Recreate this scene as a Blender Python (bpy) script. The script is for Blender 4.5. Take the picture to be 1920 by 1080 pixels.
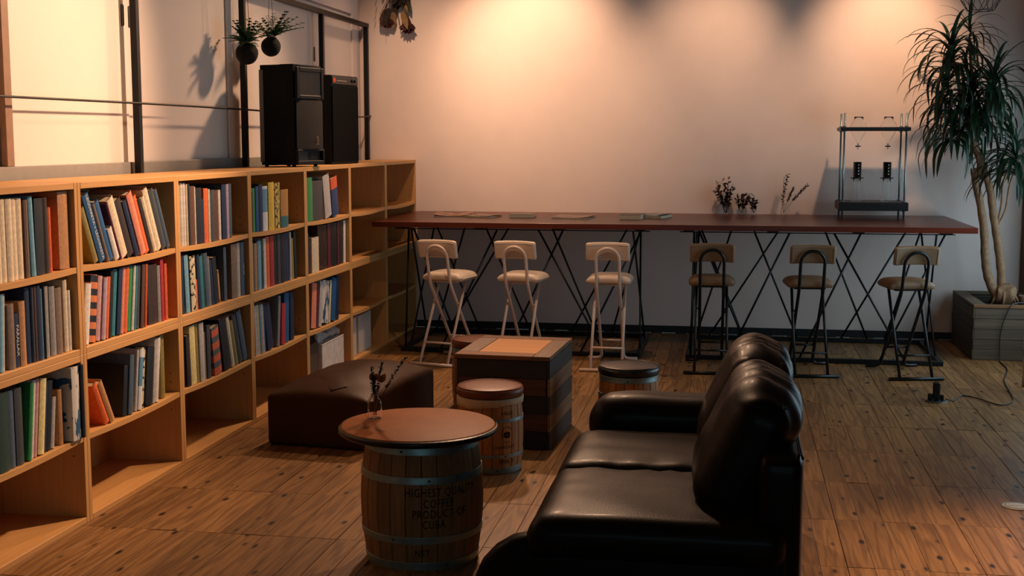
import bpy, bmesh, math, random
from mathutils import Vector, Matrix, noise, Euler
random.seed(7)
scene = bpy.context.scene
C = scene.collection
for o in list(bpy.data.objects):
    bpy.data.objects.remove(o)
PI = math.pi

# ---------------------------------------------------------------- camera
cam_d = bpy.data.cameras.new('camera'); cam = bpy.data.objects.new('camera', cam_d); C.objects.link(cam)
cam_d.sensor_width = 36; cam_d.lens = 2398.2/1920*36; cam_d.clip_start = .05; cam_d.clip_end = 200
R_ = Vector((.98560195, .16908178, -.00038393)); U_ = Vector((-.01924001, .11440809, .99324751)); F_ = Vector((-.16798398, .97893929, -.11601397))
cam.matrix_world = Matrix(((R_.x, U_.x, -F_.x, 0), (R_.y, U_.y, -F_.y, 0), (R_.z, U_.z, -F_.z, 1.66), (0, 0, 0, 1)))
scene.camera = cam
def project(p):
    d = Vector(p)-Vector((0, 0, 1.66)); w = d.dot(F_)
    return (960+2398.2*d.dot(R_)/w, 540-2398.2*d.dot(U_)/w) if w > .2 else (-9999, -9999)

# ---------------------------------------------------------------- world, exposure, lights
w = bpy.data.worlds.new('world'); scene.world = w; w.use_nodes = True
w.node_tree.nodes['Background'].inputs[0].default_value = (.42, .62, .72, 1)
w.node_tree.nodes['Background'].inputs[1].default_value = .55
vs = scene.view_settings
vs.view_transform = 'Standard'; vs.look = 'None'; vs.gamma = 1; vs.use_curve_mapping = False; vs.exposure = 0.0
WARM = (1, .60, .37)
def spot(name, loc, target, energy, angle, blend=.6, col=WARM, soft=.05):
    l = bpy.data.lights.new(name, 'SPOT'); l.energy = energy; l.color = col; l.spot_size = math.radians(angle); l.spot_blend = blend; l.shadow_soft_size = soft
    o = bpy.data.objects.new(name, l); C.objects.link(o); o.location = loc
    o.rotation_euler = (Vector(target)-Vector(loc)).to_track_quat('-Z', 'Y').to_euler(); return o
spot('ceiling_spot', (-1.72, 9.75, 3.5), (-1.68, 10.96, 2.25), 235, 72, 1)
spot('ceiling_spot', (1.25, 9.85, 3.5), (1.2, 10.96, 2.25), 180, 62, 1)
spot('ceiling_spot', (.10, 9.7, 3.5), (-.25, 10.96, 2.15), 125, 58, 1)
spot('ceiling_spot', (-1.75, 9.5, 3.5), (-2.3, 7.2, .3), 400, 98, 1, soft=.10)
spot('ceiling_spot', (-.7, 7.3, 3.5), (-3.2, 5.2, 1.6), 1000, 62, 1, soft=.08)
spot('ceiling_spot', (-1.0, 7.9, 3.5), (-1.0, 5.4, .2), 250, 66, 1)
spot('ceiling_spot', (1.5, 5.6, 3.5), (1.45, 4.7, 0), 720, 50, 1)
spot('ceiling_spot', (-1.2, 7.0, 3.5), (-1.4, 9.2, .6), 140, 46, 1)
spot('ceiling_spot', (-2.55, 9.3, 3.5), (-2.55, 10.96, 1.75), 130, 70, 1)
spot('ceiling_spot', (1.9, 8.4, 3.5), (1.8, 9.4, 0), 42, 55, 1)
al = bpy.data.lights.new('window_daylight', 'AREA'); al.shape = 'RECTANGLE'; al.size = 1.7; al.size_y = 3.2; al.energy = 46; al.color = (.62, .84, 1)
ao = bpy.data.objects.new('window_daylight', al); C.objects.link(ao); ao.location = (2.62, 8.8, 1.15); ao.rotation_euler = (0, PI/2, 0)
bl = bpy.data.lights.new('rear_cool_fill', 'AREA'); bl.shape = 'RECTANGLE'; bl.size = 3.0; bl.size_y = 1.5; bl.energy = 15; bl.color = (.45, .85, 1)  # added cool fill lamp behind the camera, tints the shadows teal
bo = bpy.data.objects.new('rear_cool_fill', bl); C.objects.link(bo); bo.location = (.2, -3.16, 1.6); bo.rotation_euler = (PI/2, 0, 0)

# ---------------------------------------------------------------- materials
def c(h):
    h = h.lstrip('#'); v = [int(h[i:i+2], 16)/255 for i in (0, 2, 4)]
    return tuple((x/12.92 if x <= .04045 else ((x+.055)/1.055)**2.4) for x in v)+(1,)
MATS = {}
def nt(name):
    m = bpy.data.materials.new(name); m.use_nodes = True; MATS[name] = m
    return m, m.node_tree.nodes, m.node_tree.links, m.node_tree.nodes['Principled BSDF']
def add(ns, t, **kw):
    n = ns.new(t)
    for k, v in kw.items(): setattr(n, k, v)
    return n
def mix(ns, ls, fac, a, b, mode='MIX'):
    n = ns.new('ShaderNodeMix'); n.data_type = 'RGBA'; n.blend_type = mode
    for i, v in ((0, fac), (6, a), (7, b)):
        if hasattr(v, 'is_linked') or hasattr(v, 'links'): ls.new(v, n.inputs[i])
        else: n.inputs[i].default_value = v
    return n.outputs[2]
def plain(name, col, rough=.5, metal=0., var=.12, scale=20, bump=0., bscale=80, spec=.5, coat=0., sheen=0.):
    if name in MATS: return MATS[name]
    m, ns, ls, b = nt(name)
    col = c(col) if isinstance(col, str) else col
    tc = add(ns, 'ShaderNodeTexCoord'); nz = add(ns, 'ShaderNodeTexNoise'); nz.inputs['Scale'].default_value = scale; nz.inputs['Detail'].default_value = 5
    ls.new(tc.outputs['Object'], nz.inputs['Vector'])
    mp = add(ns, 'ShaderNodeMapRange'); mp.inputs[1].default_value = .3; mp.inputs[2].default_value = .7; mp.inputs[3].default_value = 1-var; mp.inputs[4].default_value = 1+var
    ls.new(nz.outputs['Fac'], mp.inputs[0])
    mu = add(ns, 'ShaderNodeVectorMath', operation='SCALE'); mu.inputs[0].default_value = col[:3]; ls.new(mp.outputs[0], mu.inputs['Scale'])
    ls.new(mu.outputs[0], b.inputs['Base Color'])
    b.inputs['Roughness'].default_value = rough; b.inputs['Metallic'].default_value = metal; b.inputs['Specular IOR Level'].default_value = spec
    b.inputs['Coat Weight'].default_value = coat; b.inputs['Coat Roughness'].default_value = .16; b.inputs['Sheen Weight'].default_value = sheen
    if bump:
        n2 = add(ns, 'ShaderNodeTexNoise'); n2.inputs['Scale'].default_value = bscale; n2.inputs['Detail'].default_value = 6
        ls.new(tc.outputs['Object'], n2.inputs['Vector'])
        bp = add(ns, 'ShaderNodeBump'); bp.inputs['Strength'].default_value = bump; bp.inputs['Distance'].default_value = .01
        ls.new(n2.outputs['Fac'], bp.inputs['Height']); ls.new(bp.outputs[0], b.inputs['Normal'])
    return m
def wood(name, dark, light, axis='y', rough=.5, ring=9., fine=70., knots=0., rnd=.25, spec=.4, coat=0., ringmix=.45, world=True):
    """planed timber: stretched noise grain, cathedral rings, optional knots, each board its own tint"""
    if name in MATS: return MATS[name]
    m, ns, ls, b = nt(name)
    oi = add(ns, 'ShaderNodeObjectInfo'); ge = add(ns, 'ShaderNodeNewGeometry'); tc = add(ns, 'ShaderNodeTexCoord')
    rs = add(ns, 'ShaderNodeMath', operation='ADD'); ls.new(oi.outputs['Random'], rs.inputs[0]); ls.new(ge.outputs['Random Per Island'], rs.inputs[1])
    fr = add(ns, 'ShaderNodeMath', operation='FRACT'); ls.new(rs.outputs[0], fr.inputs[0])
    off = add(ns, 'ShaderNodeVectorMath', operation='SCALE'); off.inputs[0].default_value = (37, 53, 19); ls.new(fr.outputs[0], off.inputs['Scale'])
    ad = add(ns, 'ShaderNodeVectorMath', operation='ADD'); ls.new(ge.outputs['Position'] if world else tc.outputs['Object'], ad.inputs[0]); ls.new(off.outputs[0], ad.inputs[1])
    def stretched(s_across, s_along):
        v = add(ns, 'ShaderNodeVectorMath', operation='MULTIPLY'); s = [s_across]*3; s['xyz'.index(axis)] = s_along
        v.inputs[1].default_value = s; ls.new(ad.outputs[0], v.inputs[0]); return v.outputs[0]
    n1 = add(ns, 'ShaderNodeTexNoise'); n1.inputs['Scale'].default_value = 1; n1.inputs['Detail'].default_value = 2; ls.new(stretched(ring, ring*.07), n1.inputs['Vector'])
    mm = add(ns, 'ShaderNodeMath', operation='MULTIPLY'); mm.inputs[1].default_value = 55; ls.new(n1.outputs['Fac'], mm.inputs[0])
    sn = add(ns, 'ShaderNodeMath', operation='SINE'); ls.new(mm.outputs[0], sn.inputs[0])
    rg = add(ns, 'ShaderNodeMapRange'); rg.inputs[1].default_value = -.2; rg.inputs[2].default_value = 1; ls.new(sn.outputs[0], rg.inputs[0])
    n2 = add(ns, 'ShaderNodeTexNoise'); n2.inputs['Scale'].default_value = 1; n2.inputs['Detail'].default_value = 6; ls.new(stretched(fine, fine*.05), n2.inputs['Vector'])
    col = mix(ns, ls, n2.outputs['Fac'], c(light), c(dark))
    rm = add(ns, 'ShaderNodeMath', operation='MULTIPLY'); rm.inputs[1].default_value = ringmix; ls.new(rg.outputs[0], rm.inputs[0])
    col = mix(ns, ls, rm.outputs[0], col, c(dark))
    if knots:
        vo = add(ns, 'ShaderNodeTexVoronoi'); vo.inputs['Scale'].default_value = 1; ls.new(stretched(12.5, 5.2), vo.inputs['Vector'])
        k = add(ns, 'ShaderNodeMapRange'); k.inputs[1].default_value = .2; k.inputs[2].default_value = .09; ls.new(vo.outputs['Distance'], k.inputs[0])
        sp = add(ns, 'ShaderNodeSeparateColor'); ls.new(vo.outputs['Color'], sp.inputs[0])
        gt = add(ns, 'ShaderNodeMath', operation='GREATER_THAN'); gt.inputs[1].default_value = 1-knots; ls.new(sp.outputs[0], gt.inputs[0])
        km = add(ns, 'ShaderNodeMath', operation='MULTIPLY'); ls.new(k.outputs[0], km.inputs[0]); ls.new(gt.outputs[0], km.inputs[1])
        kn = tuple(x*.12 for x in c(dark)[:3])+(1,)
        col = mix(ns, ls, km.outputs[0], col, kn)
    tv = add(ns, 'ShaderNodeMapRange'); tv.inputs[3].default_value = 1-rnd; tv.inputs[4].default_value = 1+rnd; ls.new(fr.outputs[0], tv.inputs[0])
    sc = add(ns, 'ShaderNodeVectorMath', operation='SCALE'); ls.new(col, sc.inputs[0]); ls.new(tv.outputs[0], sc.inputs['Scale'])
    ls.new(sc.outputs[0], b.inputs['Base Color'])
    b.inputs['Roughness'].default_value = rough; b.inputs['Specular IOR Level'].default_value = spec; b.inputs['Coat Weight'].default_value = coat; b.inputs['Coat Roughness'].default_value = .25
    bp = add(ns, 'ShaderNodeBump'); bp.inputs['Strength'].default_value = .25; bp.inputs['Distance'].default_value = .004
    ls.new(n2.outputs['Fac'], bp.inputs['Height']); ls.new(bp.outputs[0], b.inputs['Normal'])
    return m
def glass(name, col=(1, 1, 1, 1), rough=.02):
    m, ns, ls, b = nt(name)
    b.inputs['Base Color'].default_value = col; b.inputs['Roughness'].default_value = rough; b.inputs['Transmission Weight'].default_value = 1; b.inputs['IOR'].default_value = 1.16
    return m
def two_tone(name, c1, c2, scale=(0, 0, 8), thr=.5, kind='stripe', rough=.5):
    """printed cover: stripes along z or blotches"""
    if name in MATS: return MATS[name]
    m, ns, ls, b = nt(name)
    tc = add(ns, 'ShaderNodeTexCoord'); v = add(ns, 'ShaderNodeVectorMath', operation='MULTIPLY'); v.inputs[1].default_value = scale; ls.new(tc.outputs['Object'], v.inputs[0])
    if kind == 'stripe':
        d = add(ns, 'ShaderNodeVectorMath', operation='DOT_PRODUCT'); d.inputs[1].default_value = (1, 1, 1); ls.new(v.outputs[0], d.inputs[0])
        f = add(ns, 'ShaderNodeMath', operation='FRACT'); ls.new(d.outputs['Value'], f.inputs[0]); src = f.outputs[0]
    else:
        f = add(ns, 'ShaderNodeTexNoise'); f.inputs['Scale'].default_value = 1; f.inputs['Detail'].default_value = 3; ls.new(v.outputs[0], f.inputs['Vector']); src = f.outputs['Fac']
    g = add(ns, 'ShaderNodeMath', operation='GREATER_THAN'); g.inputs[1].default_value = thr; ls.new(src, g.inputs[0])
    ls.new(mix(ns, ls, g.outputs[0], c(c1), c(c2)), b.inputs['Base Color']); b.inputs['Roughness'].default_value = rough
    return m

M_FLOOR = wood('floor_pine', '5e4024', 'a67d4c', 'y', .45, 9, 85, knots=.9, rnd=.2, spec=.2, ringmix=.6)
M_SHELF = wood('shelf_birch', 'bd8b50', 'd6a668', 'y', .5, 3, 60, rnd=.05, ringmix=.12, spec=.3)
M_SHELFV = wood('shelf_birch_upright', 'bd8b50', 'd6a668', 'z', .5, 3, 60, rnd=.05, ringmix=.12, spec=.3)
M_TABLE = wood('bar_top_redwood', '451c0f', '742f18', 'x', .30, 5, 60, rnd=.12, ringmix=.35, spec=.3, coat=0.)
M_WALL = plain('wall_plaster', 'e0d0c6', .85, var=.02, scale=6, bump=.12, bscale=300)
M_DOOR = plain('sliding_door_paint', 'dcd0c4', .6, var=.02, scale=3)
M_BLACKSTEEL = plain('black_steel', '0c0f10', .45, .4, var=.1, scale=40)
M_GREYTRIM = plain('grey_rail', '8a8780', .6, var=.05)
M_BASEB = plain('dark_baseboard', '12191a', .5, var=.08)
M_TRIM = wood('brown_trim', '54321f', '7c4c30', 'z', .5, 6, 60, rnd=.1)
M_DARKSUB = plain('subfloor_dark', '1c100a', .9)
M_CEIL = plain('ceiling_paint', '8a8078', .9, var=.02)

# ---------------------------------------------------------------- mesh helpers
class MB:
    def __init__(s): s.v = []; s.f = []; s.sm = []
    def _add(s, vs, fs, sm=False):
        o = len(s.v); s.v += [tuple(x) for x in vs]; s.f += [tuple(i+o for i in f) for f in fs]; s.sm += [sm]*len(fs); return s
    def box(s, x0, x1, y0, y1, z0, z1, M=None):
        vs = [Vector((x, y, z)) for z in (z0, z1) for y in (y0, y1) for x in (x0, x1)]
        if M is not None: vs = [M @ q for q in vs]
        return s._add(vs, [(0, 2, 3, 1), (4, 5, 7, 6), (0, 1, 5, 4), (2, 6, 7, 3), (0, 4, 6, 2), (1, 3, 7, 5)])
    def bbox(s, x0, x1, y0, y1, z0, z1, b=.004, M=None):
        """box with chamfered edges"""
        bm = bmesh.new(); bmesh.ops.create_cube(bm, size=1)
        bmesh.ops.scale(bm, vec=(x1-x0, y1-y0, z1-z0), verts=bm.verts)
        bmesh.ops.bevel(bm, geom=bm.edges[:], offset=b, segments=1, affect='EDGES', profile=.5)
        bmesh.ops.translate(bm, vec=((x0+x1)/2, (y0+y1)/2, (z0+z1)/2), verts=bm.verts)
        bm.verts.index_update()
        vs = [v.co.copy() for v in bm.verts]; fs = [[v.index for v in f.verts] for f in bm.faces]; bm.free()
        if M is not None: vs = [M @ q for q in vs]
        return s._add(vs, fs)
    def tube(s, pts, r, n=8, closed=False, cap=True):
        pts = [Vector(p) for p in pts]; N = len(pts); rs = r if isinstance(r, (list, tuple)) else [r]*N
        vs = []; up = None
        for i, p in enumerate(pts):
            a = pts[(i-1) % N] if (i or closed) else p; b = pts[(i+1) % N] if (i < N-1 or closed) else p
            t = (b-a).normalized()
            if up is None:
                up = Vector((0, 0, 1)) if abs(t.z) < .9 else Vector((1, 0, 0))
            e1 = (up-t*up.dot(t)); e1 = e1.normalized() if e1.length > 1e-6 else t.orthogonal().normalized(); e2 = t.cross(e1); up = e1
            for k in range(n):
                an = 2*PI*k/n; vs.append(p+(e1*math.cos(an)+e2*math.sin(an))*rs[i])
        fs = []; m = N if closed else N-1
        for i in range(m):
            for k in range(n):
                a = i*n+k; b = i*n+(k+1) % n; d = ((i+1) % N)*n+k; e = ((i+1) % N)*n+(k+1) % n
                fs.append((a, b, e, d))
        if cap and not closed: fs += [tuple(range(n))[::-1], tuple((N-1)*n+k for k in range(n))]
        return s._add(vs, fs, True)
    def lathe(s, prof, n=32, cx=0, cy=0, z=0, closed=False):
        vs = []; fs = []
        for (r, h) in prof:
            for k in range(n):
                a = 2*PI*k/n; vs.append((cx+r*math.cos(a), cy+r*math.sin(a), z+h))
        L = len(prof)
        for i in range(L if closed else L-1):
            for k in range(n):
                fs.append((i*n+k, i*n+(k+1) % n, ((i+1) % L)*n+(k+1) % n, ((i+1) % L)*n+k))
        if not closed:
            if prof[0][0] > 1e-4: fs.append(tuple(range(n))[::-1])
            if prof[-1][0] > 1e-4: fs.append(tuple((L-1)*n+k for k in range(n)))
        return s._add(vs, fs, True)
    def rbox(s, size, r, n=8, fn=None, M=None):
        """rounded cushion box around the origin; fn(p)->p deforms"""
        bm = bmesh.new(); bmesh.ops.create_cube(bm, size=1); 
        bmesh.ops.subdivide_edges(bm, edges=bm.edges[:], cuts=n, use_grid_fill=True)
        sx, sy, sz = size; vs = []
        bm.verts.index_update()
        def warp(t): # more samples close to the edges
            return .5*math.sin(PI*t)*.55+t*.45 if abs(t) < .5 else t
        for v in bm.verts:
            p = Vector((warp(v.co.x)*sx, warp(v.co.y)*sy, warp(v.co.z)*sz)); rr = [min(r, q/2*.98) for q in size]
            q = Vector([max(-q_/2+rr[i], min(q_/2-rr[i], p[i])) for i, q_ in enumerate(size)])
            d = p-q
            d2 = Vector([d[i]/rr[i] for i in range(3)])
            if d2.length > 1e-6: d2.normalize(); p = q+Vector([d2[i]*rr[i] for i in range(3)])
            if fn: p = fn(p)
            vs.append(M @ p if M is not None else p)
        fs = [[v.index for v in f.verts] for f in bm.faces]; bm.free()
        return s._add(vs, fs, True)
    def prism(s, poly, h0, h1, axis='y'):
        """extrude a polygon (a,b) along an axis"""
        n = len(poly)
        def P(a, b, h): return {'y': (a, h, b), 'z': (a, b, h), 'x': (h, a, b)}[axis]
        vs = [P(a, b, h0) for a, b in poly]+[P(a, b, h1) for a, b in poly]
        fs = [tuple(range(n)), tuple(range(2*n-1, n-1, -1))]+[(i, i+n, (i+1) % n+n, (i+1) % n) for i in range(n)]
        return s._add(vs, fs)
    def mesh(s, name, mat, off=(0, 0, 0)):
        me = bpy.data.meshes.new(name); me.from_pydata([(x-off[0], y-off[1], z-off[2]) for x, y, z in s.v], [], s.f)
        me.polygons.foreach_set('use_smooth', s.sm)
        if mat: me.materials.append(mat)
        me.update(); 
        bm = bmesh.new(); bm.from_mesh(me); bmesh.ops.recalc_face_normals(bm, faces=bm.faces); bm.to_mesh(me); bm.free()
        return me
    def build(s, name, mat, parent=None, loc=(0, 0, 0), off=(0, 0, 0), rot=(0, 0, 0)):
        return link(name, s.mesh(name, mat, off), parent, loc, rot)
def link(name, me, parent=None, loc=(0, 0, 0), rot=(0, 0, 0)):
    o = bpy.data.objects.new(name, me); C.objects.link(o); o.parent = parent; o.location = loc; o.rotation_euler = rot; return o
def tag(o, label, cat, group=None, kind=None):
    if label: o['label'] = label
    if cat: o['category'] = cat
    if group: o['group'] = group
    if kind: o['kind'] = kind
    return o
def thing(name, label, cat, loc=(0, 0, 0), rz=0, group=None, kind=None):
    o = bpy.data.objects.new(name, None); C.objects.link(o); o.location = loc; o.rotation_euler = (0, 0, rz); o.empty_display_size = .05
    return tag(o, label, cat, group, kind)
def copy_tree(o, parent=None):
    n = o.copy(); C.objects.link(n); n.parent = parent
    for ch in list(o.children): copy_tree(ch, n)
    return n
def text_data(body, size, spacing=1.0):
    cu = bpy.data.curves.new('t', 'FONT'); cu.body = body; cu.size = size; cu.align_x = 'CENTER'; cu.align_y = 'CENTER'; cu.space_character = spacing; cu.resolution_u = 2
    ob = bpy.data.objects.new('t', cu); C.objects.link(ob); bpy.context.view_layer.update()
    me = bpy.data.meshes.new_from_object(ob.evaluated_get(bpy.context.evaluated_depsgraph_get()))
    v = [tuple(q.co) for q in me.vertices]; f = [tuple(p.vertices) for p in me.polygons]
    bpy.data.objects.remove(ob); bpy.data.curves.remove(cu); bpy.data.meshes.remove(me)
    return v, f
def bend(pts, r, steps=5):
    """round the corners of a polyline"""
    pts = [Vector(p) for p in pts]; out = [pts[0]]
    for i in range(1, len(pts)-1):
        a, p, b = pts[i-1], pts[i], pts[i+1]
        u = (a-p); v = (b-p); rr = min(r, u.length*.49, v.length*.49); u = u.normalized()*rr; v = v.normalized()*rr
        for k in range(steps+1):
            t = k/steps; out.append((1-t)**2*(p+u)+2*t*(1-t)*p+t*t*(p+v))
    out.append(pts[-1]); return out

# ================================================================ STRUCTURE
XS, XB, XL, XR = -2.737, -3.137, -3.23, 2.42      # bookcase front, bookcase back, door wall, window wall
YW, YB, ZC = 10.96, -3.0, 3.6
def struct(name, mb, m, label, cat): return tag(mb.build(name, m), label, cat, kind='structure')

fl = struct('floor', MB().box(XL-.1, XR+.2, YB, YW+.1, -.06, -.022), M_DARKSUB, 'knotty pine board floor laid in short panel rows', 'floor')
PW, PL = .1035, .635
planks = []
for j in range(-11, 9):
    y0 = 5.615+PL*j
    if y0+PL < YB or y0 > YW: continue
    for i in range(-36, 20):
        x0 = .472+PW*i
        if x0 > XR or x0+PW < XL: continue
        xa, xb, ya, yb = max(x0, XL), min(x0+PW, XR), max(y0, YB), min(y0+PL, YW)
        if xb-xa < .01 or yb-ya < .01: continue
        planks.append((xa, xb, ya, yb, i))
def area(p):
    q = [project((x, y, 0)) for x, y in ((p[0], p[2]), (p[1], p[2]), (p[1], p[3]), (p[0], p[3]))]
    cx = sum(a for a, b in q)/4; cy = sum(b for a, b in q)/4
    if p[1] < XS or not (-20 < cx < 1940 and 600 < cy < 1140): return 0
    if -.7 < (p[0]+p[1])/2 < .2 and 3.9 < (p[2]+p[3])/2 < 5.6: return 0      # under the sofa
    return abs(sum(q[i][0]*q[(i+1) % 4][1]-q[(i+1) % 4][0]*q[i][1] for i in range(4)))/2
planks.sort(key=area, reverse=True)
prng = random.Random(3)
def plank_box(mb, p, off=(0, 0)):
    g0 = .0022 if p[4] % 5 == 0 else .0007
    dz = prng.uniform(-.0012, .0008)
    mb.bbox(p[0]+g0-off[0], p[1]-.0007-off[0], p[2]+.0009-off[1], p[3]-.0009-off[1], -.022, dz, .0012)
for p in planks[:298]:
    cx, cy = (p[0]+p[1])/2, (p[2]+p[3])/2
    mb = MB(); plank_box(mb, p, (cx, cy)); mb.build('plank', M_FLOOR, fl, (cx, cy, 0))
rest = MB()
for p in planks[298:]: plank_box(rest, p)
tag(rest.build('plank_field', M_FLOOR, fl), None, None, kind='stuff')

wb = struct('wall_back', MB().box(XL-.1, XR+.1, YW, YW+.12, 0, ZC), M_WALL, 'pale plaster back wall behind the bar tables', 'wall')
struct('baseboard_back', MB().bbox(XL, XR, YW-.012, YW, .001, .062, .002), M_BASEB, 'black baseboard along the pale back wall', 'baseboard')
wl = struct('wall_left', MB().box(XL-.14, XL-.05, YB, YW, 0, ZC).box(XL-.05, XL, YB, YW, 0, 1.40).box(XL-.05, XL, 10.74, YW, 1.4, ZC).box(XL-.05, XL, YB, 10.74, 2.72, ZC), M_WALL, 'pale left wall above the bookcase', 'wall')
struct('ceiling', MB().box(XL-.1, XR+.2, YB, YW+.1, ZC, ZC+.1), M_CEIL, 'plain painted ceiling over the room', 'ceiling')
struct('wall_rear', MB().box(XL-.1, -1.4, YB-.1, YB, 0, ZC).box(1.8, XR+.2, YB-.1, YB, 0, ZC).box(-1.4, 1.8, YB-.1, YB, 0, .8).box(-1.4, 1.8, YB-.1, YB, 2.4, ZC), plain('rear_wall_dark', '4a3a30', .9), 'brown wall behind the viewer', 'wall')
WY0, WY1, WZ0, WZ1 = 6.3, 10.5, .22, 2.05
wr = MB().box(XR, XR+.12, YB, WY0, 0, ZC).box(XR, XR+.12, WY1, YW, 0, ZC).box(XR, XR+.12, WY0, WY1, 0, WZ0).box(XR, XR+.12, WY0, WY1, WZ1, ZC)
struct('wall_right', wr, plain('right_wall_paint', '9a8878', .85, var=.03), 'right wall with a wide daylight window', 'wall')
wf = MB()
for y in (WY0, WY0+1.4, WY0+2.8, WY1-.05): wf.box(XR+.02, XR+.08, y, y+.05, WZ0, WZ1)
wf.box(XR+.02, XR+.08, WY0, WY1, WZ0, WZ0+.05).box(XR+.02, XR+.08, WY0, WY1, WZ1-.05, WZ1)
struct('window_1', wf, M_TRIM, 'brown wooden window frame in the right wall', 'window')
struct('rear_fill_frame', MB().box(-1.4, 1.8, YB-.07, YB-.03, .8, .85).box(-1.4, 1.8, YB-.07, YB-.03, 2.35, 2.4).box(-1.4, -1.35, YB-.07, YB-.03, .85, 2.35).box(1.75, 1.8, YB-.07, YB-.03, .85, 2.35).box(.18, .22, YB-.07, YB-.03, .85, 2.35), M_TRIM, 'added brown wooden frame around the rear fill lamp', 'window')  # unseen frame, made up to go with the rear fill lamp
struct('trim_1', MB().bbox(2.335, XR, YW-.05, YW, 0, 2.6, .003), M_TRIM, 'brown wooden corner post at the far right', 'trim')
# sliding closet doors behind the steel frame
ds = [4.1, 5.34, 6.555, 7.95, 9.35, 10.74]
dl = ['cream closet door at the left picture edge', 'bright cream sliding door with slim dark pull at its right', 'cream sliding door right of the leftmost black post', 'cream sliding door behind the hanging moss balls', 'cream sliding door right of the loudspeakers, nearest the corner']
for i in range(5):
    x = XL-.012 if i % 2 == 0 else XL
    d = struct('door_%d' % (i+1), MB().bbox(x-.035, x, ds[i]+.004, ds[i+1]-.004, 1.50, 2.70, .003), M_DOOR, dl[i], 'door')
    for (k, y) in ((1, 6.508), (2, 6.612), (4, 9.745)):
        if k == i:
            h = MB()
            h.tube(bend([(x+.001, y-.012, 2.262), (x+.001, y+.012, 2.262), (x+.001, y+.012, 2.372), (x+.001, y-.012, 2.372), (x+.001, y-.012, 2.262)], .01), .003, 6)
            h.box(x-.002, x+.0006, y-.010, y+.010, 2.264, 2.370)
            tag(h.build('door_pull', plain('pull_dark', '2a211c', .5), d), 'dark recessed pull', None)
struct('trim_2', MB().bbox(XL-.004, XL+.032, 4.0, 10.74, 1.40, 1.535, .003), M_GREYTRIM, 'grey lower rail of the sliding doors', 'trim')
struct('trim_3', MB().bbox(XL+.001, XL+.03, 5.29, 5.352, 1.535, 2.70, .003), plain('jamb_brown', '8a6a50', .6), 'brown door jamb at the left edge', 'trim')

# black steel frame along the left wall
XP = -3.165
fr = thing('steel_frame', 'black steel frame of posts and a top bar over the bookcase', 'frame', (XP, 8.5, 0))
for y in (6.515, 8.06, 9.70, 10.935):
    MB().bbox(-.018, .018, y-8.5-.02, y-8.5+.02, 0, 2.62, .002).build('post', M_BLACKSTEEL, fr)
MB().bbox(-.02, .02, 4.0-8.5, YW-8.5, 2.62, 2.655, .002).build('top_bar', M_BLACKSTEEL, fr)
pts = [(.026, y-8.5, 1.846+.004*math.sin(y*1.1)+(.012 if y < 6 else 0)*0) for y in [4.0+i*.35 for i in range(20)]]+[(.026, YW-8.5-.002, 1.858)]
MB().tube(pts, .006, 6).build('wire_rail', M_BLACKSTEEL, fr)

# ================================================================ BOOKCASES
BW, TH = .985, .028
HB, HT = .7385, 1.477
ORD = ['first', 'second', 'third', 'fourth', 'fifth', 'sixth', 'seventh', 'eighth', 'ninth', 'tenth', 'eleventh', 'twelfth', 'thirteenth', 'fourteenth', 'fifteenth', 'sixteenth', 'seventeenth', 'eighteenth', 'nineteenth', 'twentieth', 'twenty-first', 'twenty-second', 'twenty-third', 'twenty-fourth']
def colY(i): return YW-.004-BW*(7-i)          # far edge of column i (1..7); near edge = colY(i-1)
SH_U, SH_L = 1.117, .385                       # middle shelf top heights
def sag(t): return -.010*(1-(2*t-1)**2)
M_HOLE = plain('peg_hole_dark', '1a0f08', .9)
def make_unit(zm):
    u = thing('bookcase_unit', '', 'bookcase')
    D = XS-XB
    for y in (0, BW-TH): MB().bbox(-D, 0, y+.0005, y+TH-.0005, 0, HB-.001, .0015).build('side_panel', M_SHELFV, u)
    MB().bbox(-D, 0, TH, BW-TH, HB-.029, HB-.001, .0015).build('top_panel', M_SHELF, u)
    MB().bbox(-D, 0, TH, BW-TH, 0, .026, .0015).build('bottom_panel', M_SHELF, u)
    m = MB(); n = 12; vs = []; fs = []
    for i in range(n+1):
        t = i/n; y = TH+.001+(BW-2*TH-.002)*t; z = zm+sag(t)
        vs += [(-D+.012, y, z-.024), (-.002, y, z-.024), (-.002, y, z), (-D+.012, y, z)]
    for i in range(n):
        for k in range(4): fs.append((i*4+k, i*4+(k+1) % 4, (i+1)*4+(k+1) % 4, (i+1)*4+k))
    fs += [(0, 1, 2, 3), tuple(n*4+k for k in (3, 2, 1, 0))]
    m._add(vs, fs); m.build('shelf', M_SHELF, u)
    MB().box(-D, -D+.008, TH, BW-TH, .026, HB-.029).build('back_panel', M_SHELF, u)
    h = MB()
    for z in (zm-.09, zm-.045, zm+.05, zm+.095):
        for y, s in ((TH, 1), (BW-TH, -1)):
            h.tube([(-.05, y-.002*s, z), (-.05, y+.0006*s, z)], .0035, 6)
    h.build('peg_holes', M_HOLE, u)
    return u
ub = make_unit(SH_U-HB); lb = make_unit(SH_L)
cn = ['at the left picture edge', 'second column from the left', 'third column from the left', 'below the loudspeakers, fourth column', 'fifth column, just right of the loudspeakers', 'sixth column, mostly empty, beside the bar table', 'seventh column, in the corner behind the bar table']
for i in range(1, 8):
    for src, z, nm in ((ub, HB, 'upper'), (lb, 0, 'lower')):
        o = src if i == 1 else copy_tree(src)
        o.location = (XS, colY(i-1), z)
        o['label'] = '%s birch bookcase unit %s' % (nm, cn[i-1]); o['group'] = 'birch bookcase units along the left wall'

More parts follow.
